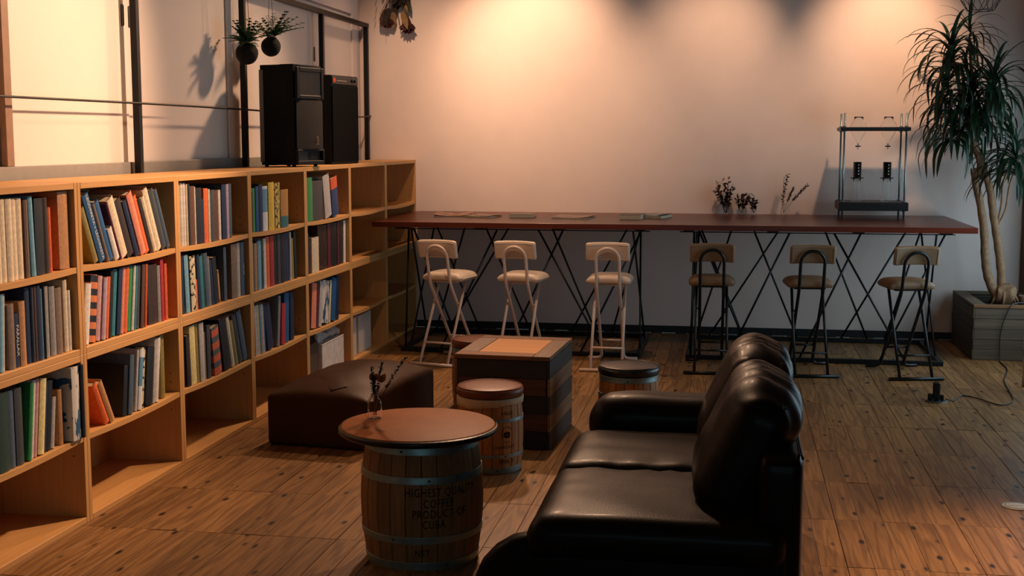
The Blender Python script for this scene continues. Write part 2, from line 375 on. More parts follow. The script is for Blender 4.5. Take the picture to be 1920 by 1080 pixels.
# ================================================================ BOOKS
PAGE = plain('book_pages', 'cdbfa4', .8, var=.06, scale=60)
COL = dict(cream='d8c8a8', white='dcd6cc', black='121416', navy='14284a', blue='1d5688', sky='6fa5bd', teal='2c7c8a', green='2f8a4a', dgreen='1d3a30', olive='8a7c3a', yellow='d9b53c', pyellow='d8cb8a', orange='d8642a', salmon='dc8668', tan='b58452', brown='5c3c26', dbrown='2e2018', maroon='5e1c26', red='b02c34', pink='c99a98', lilac='b8a2b0', grey='8b8a86', dgrey='3c4044', slate='46586a', lgrey='b4b2ac', coral='ef7058', gbrown='7d6a58', khaki='b09a6a')
WORDS = dict(cream='cream', white='white', black='black', navy='navy', blue='blue', sky='sky blue', teal='teal', green='green', dgreen='dark green', olive='olive', yellow='yellow', pyellow='pale yellow', orange='orange', salmon='salmon', tan='tan', brown='brown', dbrown='dark brown', maroon='maroon', red='red', pink='pale pink', lilac='lilac', grey='grey', dgrey='charcoal', slate='slate blue', lgrey='light grey', coral='coral', gbrown='grey-brown', khaki='khaki')
def bookmat(k):
    if k == 'stripeOB': return two_tone('cover_orange_black', 'd47a42', '15161a', (0, 0, 17), .5)
    if k == 'photo': return two_tone('cover_photo_blue', 'd8d2c4', '2c5878', (6, 30, 9), .52, 'noise')
    if k == 'pattern': return two_tone('cover_cream_black', 'd4c8a4', '28241e', (20, 40, 40), .55, 'noise')
    if k == 'yblack': return two_tone('cover_yellow_black', 'd8c060', '1e1c16', (15, 60, 45), .52, 'noise')
    if k == 'redteal': return two_tone('cover_coral_teal', 'c8603c', '4a5a5c', (0, 0, 14), .55)
    if k == 'grid': return two_tone('cover_brown_grid', '2a1c18', '6a5448', (0, 26, 30), .66, 'noise')
    if k == 'skywhite': return two_tone('cover_white_sky', 'd6dcdc', '5f93b0', (0, 0, 4.0), .45)
    if k == 'oblue': return two_tone('cover_orange_blue', '143c70', 'd8592c', (0, 0, 3.2), .62)
    if k == 'tteal': return two_tone('cover_tan_teal', '1d6a70', 'b08040', (0, 0, 3.6), .25)
    m = two_tone_speck(k); return m
def two_tone_speck(k):
    """cloth or paper cover with faint printed wear"""
    name = 'cover_'+k
    if name in MATS: return MATS[name]
    return plain(name, COL[k], .55, var=.16, scale=55)
WORDS.update(stripeOB='orange and black striped', photo='photo-covered', pattern='cream patterned', yblack='yellow and black', redteal='coral and teal banded', grid='brown grid-printed', skywhite='white and sky blue', oblue='orange and navy', tteal='tan and teal')
M_LET = plain('lettering_white', 'd8d4c8', .6, var=.05)
BOOKMESH = {}
def book_meshes(t, h, d, k):
    key = (round(t, 4), round(h, 3), round(d, 3), k)
    if key in BOOKMESH: return BOOKMESH[key]
    b = min(.003, t*.18)
    m = MB()                                       # x: depth (spine at x=0), y: thickness 0..t, z: height
    m.box(-d, -.004, 0, b, 0, h).box(-d, -.004, t-b, t, 0, h)
    n = 5; prof = [(-.004, 0)]+[(-.004+.005*math.sin(PI*i/n), t*i/n) for i in range(1, n)]+[(-.004, t)]
    vs = []; 
    for z in (0, h): vs += [(x, y, z) for x, y in prof]
    L = len(prof); fs = [(i, i+1, i+1+L, i+L) for i in range(L-1)]+[tuple(range(L))[::-1], tuple(range(L, 2*L))]
    m._add(vs, fs)
    me = m.mesh('book', bookmat(k)); pg = MB().box(-d+.004, -.004, b, t-b, .004, h-.004).mesh('page_block', PAGE)
    BOOKMESH[key] = (me, pg); return me, pg
brng = random.Random(11)
ROWW = {1: 'top shelf', 2: 'second shelf', 3: 'third shelf', 4: 'bottom shelf'}
COLW = {1: 'leftmost column', 2: 'second column', 3: 'third column', 4: 'fourth column', 5: 'fifth column', 6: 'sixth column'}
def spine_text(o, txt, h, t, size, colr=None):
    v, f = text_data(txt, size)
    # text x -> downwards along spine, text y -> along thickness
    m = MB(); m._add([(.0022, t/2+b, h*.5-a) for a, b, _ in v], f); m.build('lettering', colr or M_LET, o)
def sat(A, B):
    """do two convex polygons overlap"""
    for P in (A, B):
        for i in range(len(P)):
            nx, ny = P[i][1]-P[(i+1) % len(P)][1], P[(i+1) % len(P)][0]-P[i][0]
            a = [p[0]*nx+p[1]*ny for p in A]; b = [p[0]*nx+p[1]*ny for p in B]
            if max(a) <= min(b)+1e-6 or max(b) <= min(a)+1e-6: return False
    return True
def layout(col, row, items, start, scale):
    y = colY(col-1)+TH+.004+start/100; ylo = colY(col-1)+TH+.0015
    clear = {1: .324, 2: .306, 3: .316, 4: .3}[row]; prev = []; out = []; end = 0
    for it in items:
        k, t, h, lean, gap = it[:5]; t *= scale/100; h *= .0107; y += gap/100; a = math.radians(lean); ca, sa = math.cos(a), math.sin(a)
        h = min(h, (clear-t*abs(sa))/ca); tb = t-.0006
        for _ in range(400):                      # slide along the shelf until clear of the neighbours
            ty = y if lean <= 0 else y+t/ca-t*ca
            dz = 0 if lean <= 0 else sa*t
            poly = [(ty+p*ca+q*sa, dz-p*sa+q*ca) for p, q in ((0, 0), (tb, 0), (tb, h), (0, h))]
            if min(p[0] for p in poly) > ylo and not any(sat(poly, q) for q in prev): break
            y += .0015
        prev.append(poly); prev = prev[-3:]; end = max([end]+[p[0] for p in poly]); out.append((k, t, tb, h, a, ty, dz, it))
        y += t/ca
    return out, end
def books(col, row, items, start=0., fill=.95, depth=.24, xoff=.014):
    """items: (colour, thickness cm, height cm, lean deg, gap cm[, text, forward]); lean<0 leans towards the viewer's left; fill = share of the shelf taken"""
    lo, hi = .5, 3.; goal = colY(col-1)+TH+(BW-2*TH)*fill-.002
    for _ in range(14):
        sc = (lo+hi)/2
        if layout(col, row, items, start, sc)[1] > goal: hi = sc
        else: lo = sc
    zb = {1: SH_U, 2: HB+.026, 3: SH_L, 4: .026}[row]
    for n, (k, t, tb, h, a, ty, dz, it) in enumerate(layout(col, row, items, start, lo)[0]):
        lean = it[3]
        tt = [(p-colY(col-1)-TH)/(BW-2*TH) for p in (ty, ty+t)]
        z = zb+(max(sag(max(0, min(1, q))) for q in tt) if row in (1, 3) else 0)+.0012
        me, pg = book_meshes(tb, h, depth+brng.choice([-.03, -.015, 0, .01]), k)
        x = XS-xoff-brng.uniform(0, .012)
        if len(it) > 6: x += it[6]
        nm = 'magazine' if t < .009 else 'book'
        o = link(nm, me, None, (x, ty, z+dz), (-a, 0, 0))
        thick = 'thin ' if t < .018 else ('thick ' if t > .042 else '')
        tall = 'short ' if h < .2 else ('tall ' if h > .305 else '')
        ln = ' leaning' if abs(lean) > 5 else ''
        tag(o, '%s%s%s %s%s, %s from left, %s, %s' % (tall, thick, WORDS[k], nm, ln, ORD[n], ROWW[row], COLW[col]), nm, 'books on %s of %s' % (ROWW[row], COLW[col]))
        link('page_block', pg, o)
        if len(it) > 5 and it[5]: spine_text(o, it[5], h, t, min(t*.75, .026))
# column 2
books(2, 1, [('olive', 3, 25, -25, 0), ('blue', 4, 31, -25, 0, 'LEGORRETA + LEGORRETA'), ('gbrown', 1.8, 27, -25, 0), ('blue', 3.5, 27.5, -25, 0), ('white', 3, 15, -25, 0), ('maroon', 1.6, 27, -25, 0), ('cream', 5, 28, -25, 0), ('dbrown', 5, 27, -25, 0), ('navy', 3, 27, -25, 0), ('salmon', 4, 30, -25, 0), ('orange', 3.6, 28, -25, 0), ('dbrown', 2.2, 27, -25, 0), ('cream', 2.4, 27.5, -25, 0), ('cream', 3.8, 31, -25, 0), ('dgrey', 4, 30, -25, 0), ('slate', 2.6, 30, -25, 0)], 14.5, 0.985)
books(2, 2, [('white', 3, 25, 9, 1), ('stripeOB', 4, 31, 9, 0), ('pink', 2.5, 27, 9, .3), ('lilac', 2, 26, 9, 0), ('orange', 2.2, 26, 9, 0), ('black', 2, 28, 9, 0), ('teal', 2.6, 29.5, 9, 0), ('navy', 2.4, 29, 9, 0), ('salmon', 2, 29, 9, 0), ('orange', 2.2, 28.5, 9, 0), ('green', 2.6, 28.5, 9, 0), ('white', 1.3, 28.5, 9, 0), ('teal', 1.4, 28, 9, 0), ('dgrey', 2.4, 28, 8, .2), ('brown', 2, 28, 7, .2), ('orange', 1.2, 28, 6, .3), ('dbrown', 6.5, 27, 0, 4.2), ('grey', 2, 26, 0, 0), ('red', 2, 28.5, 0, 0), ('orange', 1.8, 26, 0, 2.5)], 0, 0.95)
books(2, 3, [('orange', 3, 21, -29, 0), ('tan', 3, 21, -29, 0), ('black', 3, 22, 8, 9), ('slate', 3, 26, 8, 0), ('white', 1.2, 27, 9, 4.2), ('skywhite', 2.6, 27, 9, 0), ('pattern', 3, 27, 9, 0), ('black', 5.5, 26, 9, 0), ('lgrey', 2, 30, 9, 0), ('white', 2.6, 30, 9, 0), ('olive', 3.2, 30, 0, 6.)], 18, 0.88)
# column 1
books(1, 1, [('cream', 4.2, 30, 0, 0), ('cream', 4.2, 30, 0, 0), ('cream', 4.2, 30, 0, 0), ('cream', 4.2, 30, 0, 0), ('cream', 4.2, 30, 0, 0), ('cream', 4.2, 30, 0, 0), ('cream', 4.2, 30, 0, 0), ('brown', 2, 29, 0, 0), ('gbrown', 2.4, 29, 0, 0), ('sky', 3.2, 30.5, -2, .2), ('black', 6.5, 29, 0, .3), ('dbrown', 3, 29, 0, 0), ('orange', 2.6, 25, 0, .2), ('tan', 8, 32, 0, 5)], 26, 0.985)
books(1, 2, [('tan', 4, 26, 0, 0), ('blue', 3, 27, 0, 0), ('grey', 4, 28, 0, 0), ('sky', 3, 28, 4, 0), ('white', 2, 28, 4, 0), ('gbrown', 4, 24, 0, 2), ('navy', 3.6, 20, 0, 0, 'PARALLAX'), ('tan', 4, 24, 0, 0), ('navy', 3.2, 30, 0, 1), ('slate', 1.6, 30, 0, 0), ('brown', 2, 30, 0, 0), ('navy', 3, 30, 0, 0), ('sky', 1.5, 27, 0, 0), ('dgrey', 1.2, 28, 0, 0), ('grey', 4, 27.5, 0, 0), ('grey', 4, 27, 0, .4), ('gbrown', 4.4, 26, 0, .3), ('cream', 3, 31, 0, 1.2), ('white', 2.2, 24, 0, .6)], 22, 0.98)
books(1, 3, [('dgreen', 8, 29, 0, 0), ('slate', 4, 29, 0, .5), ('dgrey', 5, 29, 0, .5), ('green', 2.6, 29, 8, 2), ('white', 2.4, 31, 8, 0), ('pink', 2.6, 31, 8, 0), ('pyellow', 4.4, 29, 8, 0), ('navy', 2.2, 27, 8, 0), ('black', 3.6, 27, 8, 0), ('lgrey', 2.6, 20, 8, 0), ('tan', 3, 22, 0, 4), ('photo', 6, 31, 0, 2.5, None, .03), ('black', 2.4, 31.5, 0, .2, None, .04)], 30, 0.995)
# column 3
books(3, 1, [('cream', .8, 30, 0, 0)]*4+[('white', .9, 30, 0, 0)]*4+[('lgrey', .9, 30, 0, 0), ('cream', 1, 29.5, 0, 0)]+[('black', 1.6, 29.5, 0, 0), ('brown', 4, 28.5, 0, 0), ('white', 1.1, 28, 0, 0), ('black', 4.8, 27.5, 0, 0), ('navy', 1.8, 22, 0, 0), ('orange', 3.4, 27, 0, 0), ('cream', 1.4, 26.5, 0, 0), ('dgrey', 3.6, 26, 0, 0), ('brown', 4.2, 25.5, 0, .8), ('white', 2, 25.5, 0, 0), ('navy', 4, 28, 0, .2), ('lilac', 2, 28, 0, 0), ('slate', 3, 28, 0, .3)], 1, 0.8)
books(3, 2, [('orange', 3, 28, 0, 0), ('navy', 2, 28, 0, .2), ('sky', 3.2, 28, -3, 1.5), ('black', 1.4, 26, -3, 0), ('pattern', 4.4, 27, -3, 0), ('orange', 1.5, 15, -3, 0), ('navy', 2.2, 27, -4, .3), ('teal', 2.4, 26, -4, 0), ('dgreen', 2.2, 27, -4, 0), ('slate', 3, 27, -5, .2), ('grey', 1.5, 25, -5, 0), ('navy', 2.2, 23, -7, .8), ('black', 3.4, 24, -7, .2), ('slate', 2.6, 28, 0, 9), ('gbrown', 6, 29, 0, 5.5), ('lgrey', 4, 30, 0, 0), ('slate', 4, 29, 0, 0, '10×10')], .6, 0.985)
books(3, 3, [('black', 4, 30, 0, 0), ('dbrown', 3, 25, -2, .8), ('pyellow', 4.2, 30, -3, .3), ('olive', 3, 30, -3, 0), ('lgrey', 3.6, 29.5, -2, .3), ('gbrown', 2, 24, -2, 0), ('dgrey', 3, 27, 0, .5), ('redteal', 6, 25, -9, 4.5), ('black', 6, 29, -13, 3.8), ('cream', 2.6, 28, -15, .6), ('olive', 3, 25, -17, .6), ('dgrey', 3.4, 28, -19, .6), ('slate', 4, 30, -19, .1)], .6, 0.985)
# column 4
books(4, 1, [('black', 5.6, 22, 0, 0), ('green', 5, 24, 0, 0), ('blue', 4, 25, 0, 0), ('navy', 5, 26, 0, 0), ('skywhite', 7, 25, 0, .5), ('yellow', 8.6, 27, 0, .8), ('dbrown', 2.5, 18, 0, .2), ('yblack', 7.6, 26.5, 0, 0), ('tteal', 12, 22, 0, .4)], .6, 0.73)
books(4, 2, [('teal', 5, 27, 0, 0), ('tan', 3.6, 26.5, 0, 0), ('black', 1.6, 27, 0, 0), ('sky', 4.6, 27.5, 0, 0), ('dgreen', 3.4, 27, 0, 0), ('white', 3.4, 28, 0, .2), ('orange', 5.4, 29.5, 0, 0), ('red', 5, 30, 0, .4), ('black', 4.6, 31.5, 0, .8), ('dgrey', 4.6, 31, 0, 0), ('black', 4.6, 30.5, 0, 0), ('navy', 8, 29, 0, .6), ('white', 1.8, 31.5, 0, 0), ('olive', 4.8, 24.5, -3, 1.6), ('black', 3.6, 30.5, -3, 0)], .6, 0.9)
books(4, 3, [('pink', 1.2, 28, -3, 0), ('red', 1.4, 28, -3, 0), ('white', 1.4, 28, -3.2, 0), ('lilac', 1.6, 27, -3.4, 0), ('cream', 1.4, 28, -3.6, 0), ('pyellow', 1.6, 28, -3.8, 0), ('sky', 1.4, 28, -4, 0), ('salmon', 1.6, 27, -4.4, 0), ('white', 1.6, 28, -4.8, 0), ('slate', 2, 27, -5.4, 0), ('navy', 7, 27, -12, 3.2), ('grey', 3, 30, 7, 6.5), ('red', 5, 24, 5, 2.2), ('blue', 6.4, 29, 4, .8), ('navy', 5, 28.5, 1, 2.4)], 2, 0.82)
# column 5
books(5, 1, [('teal', 3, 26, -1, 0), ('green', 7, 27, 0, .4), ('dgrey', 14, 25, 0, 0), ('lgrey', 9, 28, -11, 5.8), ('oblue', 9, 25.5, -9, 1.6)], .6, 0.8)
books(5, 2, [('white', 3, 26, -4, 1.5), ('navy', 3, 25, -4, .4), ('cream', 11, 22, 0, 2), ('grid', 15, 30, 0, 1.2), ('maroon', 5, 30.5, 0, 0), ('black', 11, 31, 0, .3), ('maroon', 2.5, 31, 0, 0), ('dbrown', 8, 31, 2, .8), ('white', 4, 31, 2, .3)], .6, 0.99)
books(5, 3, [('white', 2, 30, 0, 0), ('black', 6, 28, 1, .2), ('salmon', 9, 29, 8, 1.5), ('maroon', 3, 28, 9, .2), ('lgrey', 6, 30, 10, .2), ('photo', 13, 29, 10, 1.6), ('cream', 3, 28, 10, 0), ('blue', 9, 29, 9, .6), ('navy', 6, 31, 8, .8)], .4, 0.8)
# wooden photo frame standing among the books of column 3
PFY = [b_ for b_ in bpy.data.objects if b_.get('label', '').endswith('thirteenth from left, second shelf, third column')][0].location.y
pf = thing('photo_frame', 'small beige wooden frame leaning among books on second shelf, third column', 'frame', (XS-.03, PFY+.075, HB+.0272), 0)
fm = Matrix.Rotation(math.radians(-3), 4, 'Z') @ Matrix.Rotation(math.radians(6), 4, 'X')
m = MB()
for a in ((-.17, 0, 0, .02), (-.17, 0, .16, .18), (-.17, -.15, 0, .18), (-.02, 0, 0, .18)): m.bbox(a[0], a[1], 0, .018, a[2], a[3], .002, fm)
m.build('frame_border', plain('frame_beige', 'c09a6c', .5), pf); MB().box(-.16, -.01, .005, .012, .01, .17, fm).build('picture', plain('frame_picture', '4a4238', .4), pf)
# packaging in columns 5 and 6
def boxthing(name, label, cat, loc, size, mat, lid=None, rz=0, group=None):
    t = thing(name, label, cat, loc, rz, group)
    MB().bbox(-size[0], 0, 0, size[1], 0, size[2], .003).build('body', mat, t)
    if lid: MB().bbox(-size[0]-.001, .0015, size[1]*.0, size[1], size[2]+.0005, size[2]+.008, .002).build('lid', lid, t)
    return t
M_FOAM = plain('white_foam', 'cbc7c0', .85, var=.05, scale=80, bump=.2, bscale=200)
y5, y6 = colY(4)+TH, colY(5)+TH
boxthing('storage_box', 'black narrow box on bottom shelf left of the white carton', 'box', (XS-.05, y5+.01, .0275), (.26, .1, .22), plain('box_black', '17181a', .6), plain('box_black_lid', '202224', .6))
boxthing('storage_box', 'dark brown box wedged between black box and white carton', 'box', (XS-.05, y5+.145, .0275), (.26, .17, .24), plain('box_brown', '4a3a30', .7), plain('box_brown_lid', '554438', .7))
boxthing('carton', 'white cardboard carton on bottom shelf below the bubble wrap', 'box', (XS-.03, y5+.345, .0275), (.28, .50, .21), plain('carton_white', 'cfc8be', .8), plain('carton_lid', 'c8c0b4', .8))
bw = thing('bubble_wrap', 'crumpled clear bubble wrap stuffed above the white carton', 'packaging', (XS-.17, y5+.58, .247))
def crumple(p):
    n = noise.noise_vector(p*13)*.028+noise.noise_vector(p*34)*.012
    q = p+n; q.z = min(max(q.z, -.034), .05); return q
mm = MB(); mm.rbox((.24, .44, .07), .034, 22, crumple, Matrix.Translation((0, 0, .036)))
BWM = plain('bubble_wrap_film', 'a9aaa8', .22, var=.2, scale=40, bump=.5, bscale=120); mm.build('film', BWM, bw)
for i, (y, t) in enumerate(((0.0, .24), (.30, .17), (.475, .16))):
    b = boxthing('binder', ['widest white file box on bottom shelf of sixth column', 'middle white file box on bottom shelf of sixth column', 'rightmost white file box on bottom shelf of sixth column'][i], 'file box', (XS-.05, y6+.01+y, .0275), (.25, t, .29), M_FOAM, None, 0, 'white file boxes on the bottom shelf')
    MB().bbox(-.2, -.05, .02, t-.02, .2905, .294, .001).build('flap', M_FOAM, b)

# ================================================================ BAR TABLES
bt = thing('bar_table', 'left red-brown plank bar table butting against the bookcase', 'table', (-1.605, 10.215, 0), 0, 'plank bar tables on black lattice legs')
TLx, TD0, TD1, TZ = 1.1105, -.741, .741, 1.028
nb = 6
for i in range(nb):
    y0 = TD0+(TD1-TD0)*i/nb; y1 = TD0+(TD1-TD0)*(i+1)/nb
    MB().bbox(-TLx, TLx, y0+.001, y1-.001, TZ-.04, TZ, .002).build('tabletop_board', M_TABLE, bt)
for x in (-.93, -.31, .31, .93): MB().bbox(x-.04, x+.04, -.56, .6, TZ-.066, TZ-.041, .003).build('batten', M_BLACKSTEEL, bt)
for y in (-.46, .36): MB().bbox(-1.0, 1.0, y-.02, y+.02, TZ-.072, TZ-.0665, .001).build('top_rail', M_BLACKSTEEL, bt)
for y in (-.555, .455): MB().bbox(-.935, .935, y-.02, y+.02, .0, .035, .003).build('base_rail', M_BLACKSTEEL, bt)
for x in (-.92, .92): MB().bbox(x-.02, x+.02, -.535, .435, .0, .035, .003).build('base_rail', M_BLACKSTEEL, bt)
fr_rods = [(.435, 0.0), (.76, 1.29), (.95, .52), (1.55, 1.10), (-.23, .17), (-.27, -.28)]
bk_rods = [(-.25, .12), (.02, -.27), (.17, .56), (.41, -.165), (.735, 1.12), (1.40, .90), (1.50, 1.25)]
for a, b in fr_rods: MB().tube([(a-.62, -.46, TZ-.07), (b-.62, -.555, .02)], .008, 8).build('leg_rod', M_BLACKSTEEL, bt)
for a, b in bk_rods: MB().tube([(a-.62, .36, TZ-.07), (b-.62, .455, .02)], .008, 8).build('leg_rod', M_BLACKSTEEL, bt)
for s in (-1, 1):
    MB().tube([(s*.87, .36, TZ-.07), (s*.92, -.3, .02)], .008, 8).build('leg_rod', M_BLACKSTEEL, bt)
    MB().tube([(s*.87, -.46, TZ-.07), (s*.92, .25, .02)], .008, 8).build('leg_rod', M_BLACKSTEEL, bt)
bt.location.x = -2.7165+TLx
b2 = copy_tree(bt); b2.location.x = 1.7265-TLx; b2['label'] = 'right red-brown plank bar table holding the coffee dripper'

# ================================================================ STOOLS
def make_stool(frame_m, pad_m, name, label, group):
    s = thing(name, label, 'stool', (0, 0, 0), 0, group)
    # arched rear frame: far feet, up to the arch behind the backrest
    def A(t):                                         # y, z along the frame, t 0..1
        z = .03+.86*t
        return (.29-.42*(z-.03)/.57 if z < .6 else -.13-.07*(z-.6)/.285), z
    r = .0115; left = [(-.19, .30, .012), (-.095, .30, .012)]
    pts = [(-.185, .292, .0125), (-.088, .292, .0125), (-.083, A(.0)[0], .07)]
    top = []
    za = .80; ya = A((za-.03)/.86)[0]
    arch = []
    for k in range(13):
        an = PI-PI*k/12; zz = za+.083*math.sin(an)*1.0; arch.append((.083*math.cos(an), A((zz-.03)/.86)[0], zz))
    L = bend([(-.185, .292, .0125), (-.083, .292, .0125), (-.083, A(.12)[0], A(.12)[1]), (-.083, -.13, .60), (-.083, ya, za-.001)], .045, 5)
    Rr = [Vector((-p[0], p[1], p[2])) for p in reversed(L)]
    MB().tube(L[:-1]+[Vector(q) for q in arch]+Rr[1:], r, 10).build('back_frame', frame_m, s)
    for sx in (-1, 1):
        MB().tube([(sx*.113, -.25, .0125), (sx*.110, -.012, .44), (sx*.107, .085, .612)], .0105, 10).build('leg', frame_m, s)
        MB().tube([(sx*.110, -.012, .44), (sx*.083, -.012, .44)], .006, 6).build('pivot', frame_m, s)
    MB().tube([(-.19, -.25, .0125), (.19, -.25, .0125)], .0125, 10).build('foot_bar', frame_m, s)
    MB().tube([(-.113, -.17, .163), (.113, -.17, .163)], .008, 8).build('rung', frame_m, s)
    MB().tube([(-.083, .19, .165), (.083, .19, .165)], .008, 8).build('rung', frame_m, s)
    MB().bbox(-.11, .11, -.08, .13, .602, .613, .003).build('seat_plate', frame_m, s)
    def puff(p):
        q = p.copy()
        if p.z > 0: q.z += .012*(1-(p.x/.17)**2)*(1-(p.y/.16)**2)
        q.z -= .02*max(0, abs(p.x)-.11)/.06*(1 if p.z > 0 else .2); return q
    MB().rbox((.33, .30, .06), .03, 9, puff, Matrix.Translation((0, .035, .644))).build('seat', pad_m, s)
    tl = Matrix.Translation((0, -.158, .857)) @ Matrix.Rotation(math.radians(13.8), 4, 'X')
    def bow(p):
        q = p.copy(); q.y += .022*(1-(p.x/.155)**2)-.010; return q
    bk = MB().rbox((.315, .034, .135), .015, 9, bow, tl).build('backrest', pad_m, s)
    pp = [tl @ bow(Vector((x, -.0175, z))) for x, z in [(-.143+.286*i/10, -.053) for i in range(11)]+[(.143, -.053+.106*i/4) for i in range(1, 5)]+[(.143-.286*i/10, .053) for i in range(1, 11)]+[(-.143, .053-.106*i/4) for i in range(1, 4)]]
    MB().tube(pp, .003, 5, closed=True).build('piping', pad_m, bk)
    for x in (-.083, .083):
        p = tl @ Vector((x, -.052, -.05)); MB().lathe([(.0, -.002), (.005, -.002), (.004, .002), (0, .003)], 8, 0, 0).build('bolt', frame_m, s, (x, -.191, .805), rot=(PI/2, 0, 0))
    return s
M_WPAD = plain('cream_vinyl', 'c9b8a6', .45, var=.04, scale=15, bump=.05, bscale=200)
M_WFR = plain('white_painted_tube', 'cbb8aa', .4, .0, var=.04)
M_TPAD = plain('khaki_vinyl', '8a6f52', .45, var=.06, scale=15, bump=.05, bscale=200)
M_BFR = plain('black_painted_tube', '10171a', .3, .3, var=.08)
ws = make_stool(M_WFR, M_WPAD, 'bar_stool', 'white folding bar stool nearest the bookcase', 'white folding bar stools')
bs = make_stool(M_BFR, M_TPAD, 'bar_stool', 'khaki bar stool with black frame behind the sofa, leftmost of three', 'khaki folding bar stools with black frames')
for src, x, y, a, lab in ((ws, -2.075, 9.27, -14, 'white folding bar stool nearest the bookcase'), (ws, -1.515, 9.27, -8, 'white folding bar stool behind the wooden crate table'), (ws, -.864, 9.25, 0, 'white folding bar stool behind the black-topped barrel stool'),
                       (bs, -.13, 9.27, 1, 'khaki bar stool on black frame, left of the sofa back'), (bs, .55, 9.27, 5, 'khaki bar stool on black frame, middle of the three dark ones'), (bs, 1.23, 9.28, 11, 'khaki bar stool on black frame, nearest the potted plant')):
    o = src if not src.get('used') else copy_tree(src)
    src['used'] = 1; o.location = (x, y, 0); o.rotation_euler = (0, 0, math.radians(a)); o['label'] = lab
for o in bpy.data.objects:
    if 'used' in o: del o['used']

# ================================================================ BARRELS
M_STAVE = wood('barrel_oak', '64452a', '9c7044', 'z', .6, 6, 80, rnd=.14, ringmix=.3, spec=.2, world=False)
M_STAVE2 = wood('keg_oak', '8a5628', 'c08448', 'z', .6, 6, 80, rnd=.14, ringmix=.3, world=False)
M_HOOP = plain('galvanised_hoop', '7f918f', .42, .75, var=.15, scale=30)
M_INK = plain('stencil_ink', '0c0d0c', .8, var=.1, spec=.1)
def make_barrel(root, R, H, n, stave_m, hoops, hoop_r=.0035):
    """R(z) outer radius. staves are single curved boards, hoops sit proud"""
    K = 10; da = 2*PI/n; g = .0012
    vs = []; fs = []
    for i in range(K+1):
        z = H*i/K; r = R(z); ri = r-.02
        for j, (rr, dr) in enumerate(((ri, 0), (r-.0012, 0), (r, .004), (r, 0), (r, -.004), (r-.0012, 0))):
            pass
        ang = [-da/2+g/r, -da/2+.004/r, 0, da/2-.004/r, da/2-g/r]
        ro = [r-.002, r, r, r, r-.002]
        ring = [(ro[q]*math.cos(ang[q]), ro[q]*math.sin(ang[q]), z) for q in range(5)]
        ring += [(ri*math.cos(da/2-g/r), ri*math.sin(da/2-g/r), z), (ri*math.cos(-da/2+g/r), ri*math.sin(-da/2+g/r), z)]
        vs += ring
    L = 7
    for i in range(K):
        for k in range(L): fs.append((i*L+k, i*L+(k+1) % L, (i+1)*L+(k+1) % L, (i+1)*L+k))
    fs += [tuple(range(L))[::-1], tuple(K*L+k for k in range(L))]
    m = MB(); m._add(vs, fs); me = m.mesh('stave', stave_m)
    for k in range(n): link('stave', me, root, (0, 0, 0), (0, 0, da*k+.1))
    MB().lathe([(0, .03), (R(0)-.022, .03), (R(0)-.022, .05), (0, .05)], 32).build('barrel_base', stave_m, root)
    MB().lathe([(0, H-.03), (R(H)-.022, H-.03), (R(H)-.022, H-.012), (0, H-.012)], 32).build('barrel_head', stave_m, root)
    for z0, z1 in hoops:
        pr = [(R(z0)+.0005, z0), (R(z0)+hoop_r-.0002, z0+.0001), (R(z0)+hoop_r, z0+.0006), (R(z0)+hoop_r, z0+.0020), (R((z0+z1)/2)+hoop_r, (z0+z1)/2), (R(z1)+hoop_r, z1-.0020), (R(z1)+hoop_r, z1-.0006), (R(z1)+hoop_r-.0002, z1-.0001), (R(z1)+.0005, z1)]
        hp = MB().lathe(pr+[(pr[-1][0]-.001, pr[-1][1]), (pr[0][0]-.001, pr[0][1])], 56, closed=True).build('hoop', M_HOOP, root)
        a = -1.35+.5*math.sin(z0*90)
        rv = R((z0+z1)/2)+hoop_r
        MB().lathe([(0, .003), (.004, .002), (.005, 0)], 8).build('rivet', plain('rivet_dark', '26292a', .5, .5), hp, (rv*math.cos(a), rv*math.sin(a), (z0+z1)/2), rot=(0, PI/2, a))
def wrap_text(root, txt, size, R, zc, ang, mat, name='lettering', off=.0016, spacing=1.0, xs=1.0):
    v, f = text_data(txt, size, spacing); m = MB(); vs = []
    for a, b, _ in v:
        z = zc+b; r = R(z)+off; t = ang+a*xs/r; vs.append((r*math.cos(t), r*math.sin(t), z))
    m._add(vs, f); return m.build(name, mat, root)
def face(loc): return math.atan2(-loc[1], -loc[0])     # direction from a thing to the viewer's spot

# big barrel table
BT = (-1.195, 4.845)
tb = thing('barrel_table', 'round brown table on an upright stencilled oak barrel', 'table', (BT[0], BT[1], 0), 0)
RB = lambda z: .218+.026*math.sin(PI*max(0, min(1, z/.50)))
make_barrel(tb, RB, .50, 24, M_STAVE, [(.012, .042), (.118, .146), (.352, .380), (.462, .49)])
tp = MB().lathe([(0, .504), (.285, .504), (.303, .506), (.311, .514), (.311, .524), (.306, .5325), (.300, .534), (0, .534)], 72).build('tabletop', plain('tabletop_leatherette', '96561f', .5, var=.1, scale=9, bump=.06, bscale=120, spec=.08), tb, (-.017, .015, 0))
rim = MB().lathe([(.296, .5045), (.309, .505), (.3175, .512), (.3175, .523), (.311, .5315), (.311, .5305), (.3125, .522), (.3125, .513), (.306, .507), (.296, .507)], 72, closed=True); rim.build('edge_band', plain('edge_band_dark', '1c0f0a', .35, var=.05, spec=.25), tp)
fa = face(BT)+.24
for txt, sz, z, da in (('HIGHEST QUALITY', .046, .320, .10), ('COFFEE', .046, .277, .02), ('PRODUCT OF', .046, .236, .05), ('CUBA', .046, .195, -.06), ('NET', .040, .080, -.25)):
    wrap_text(tb, txt, sz, RB, z, fa+da, M_INK, spacing=1.1, xs=.72)

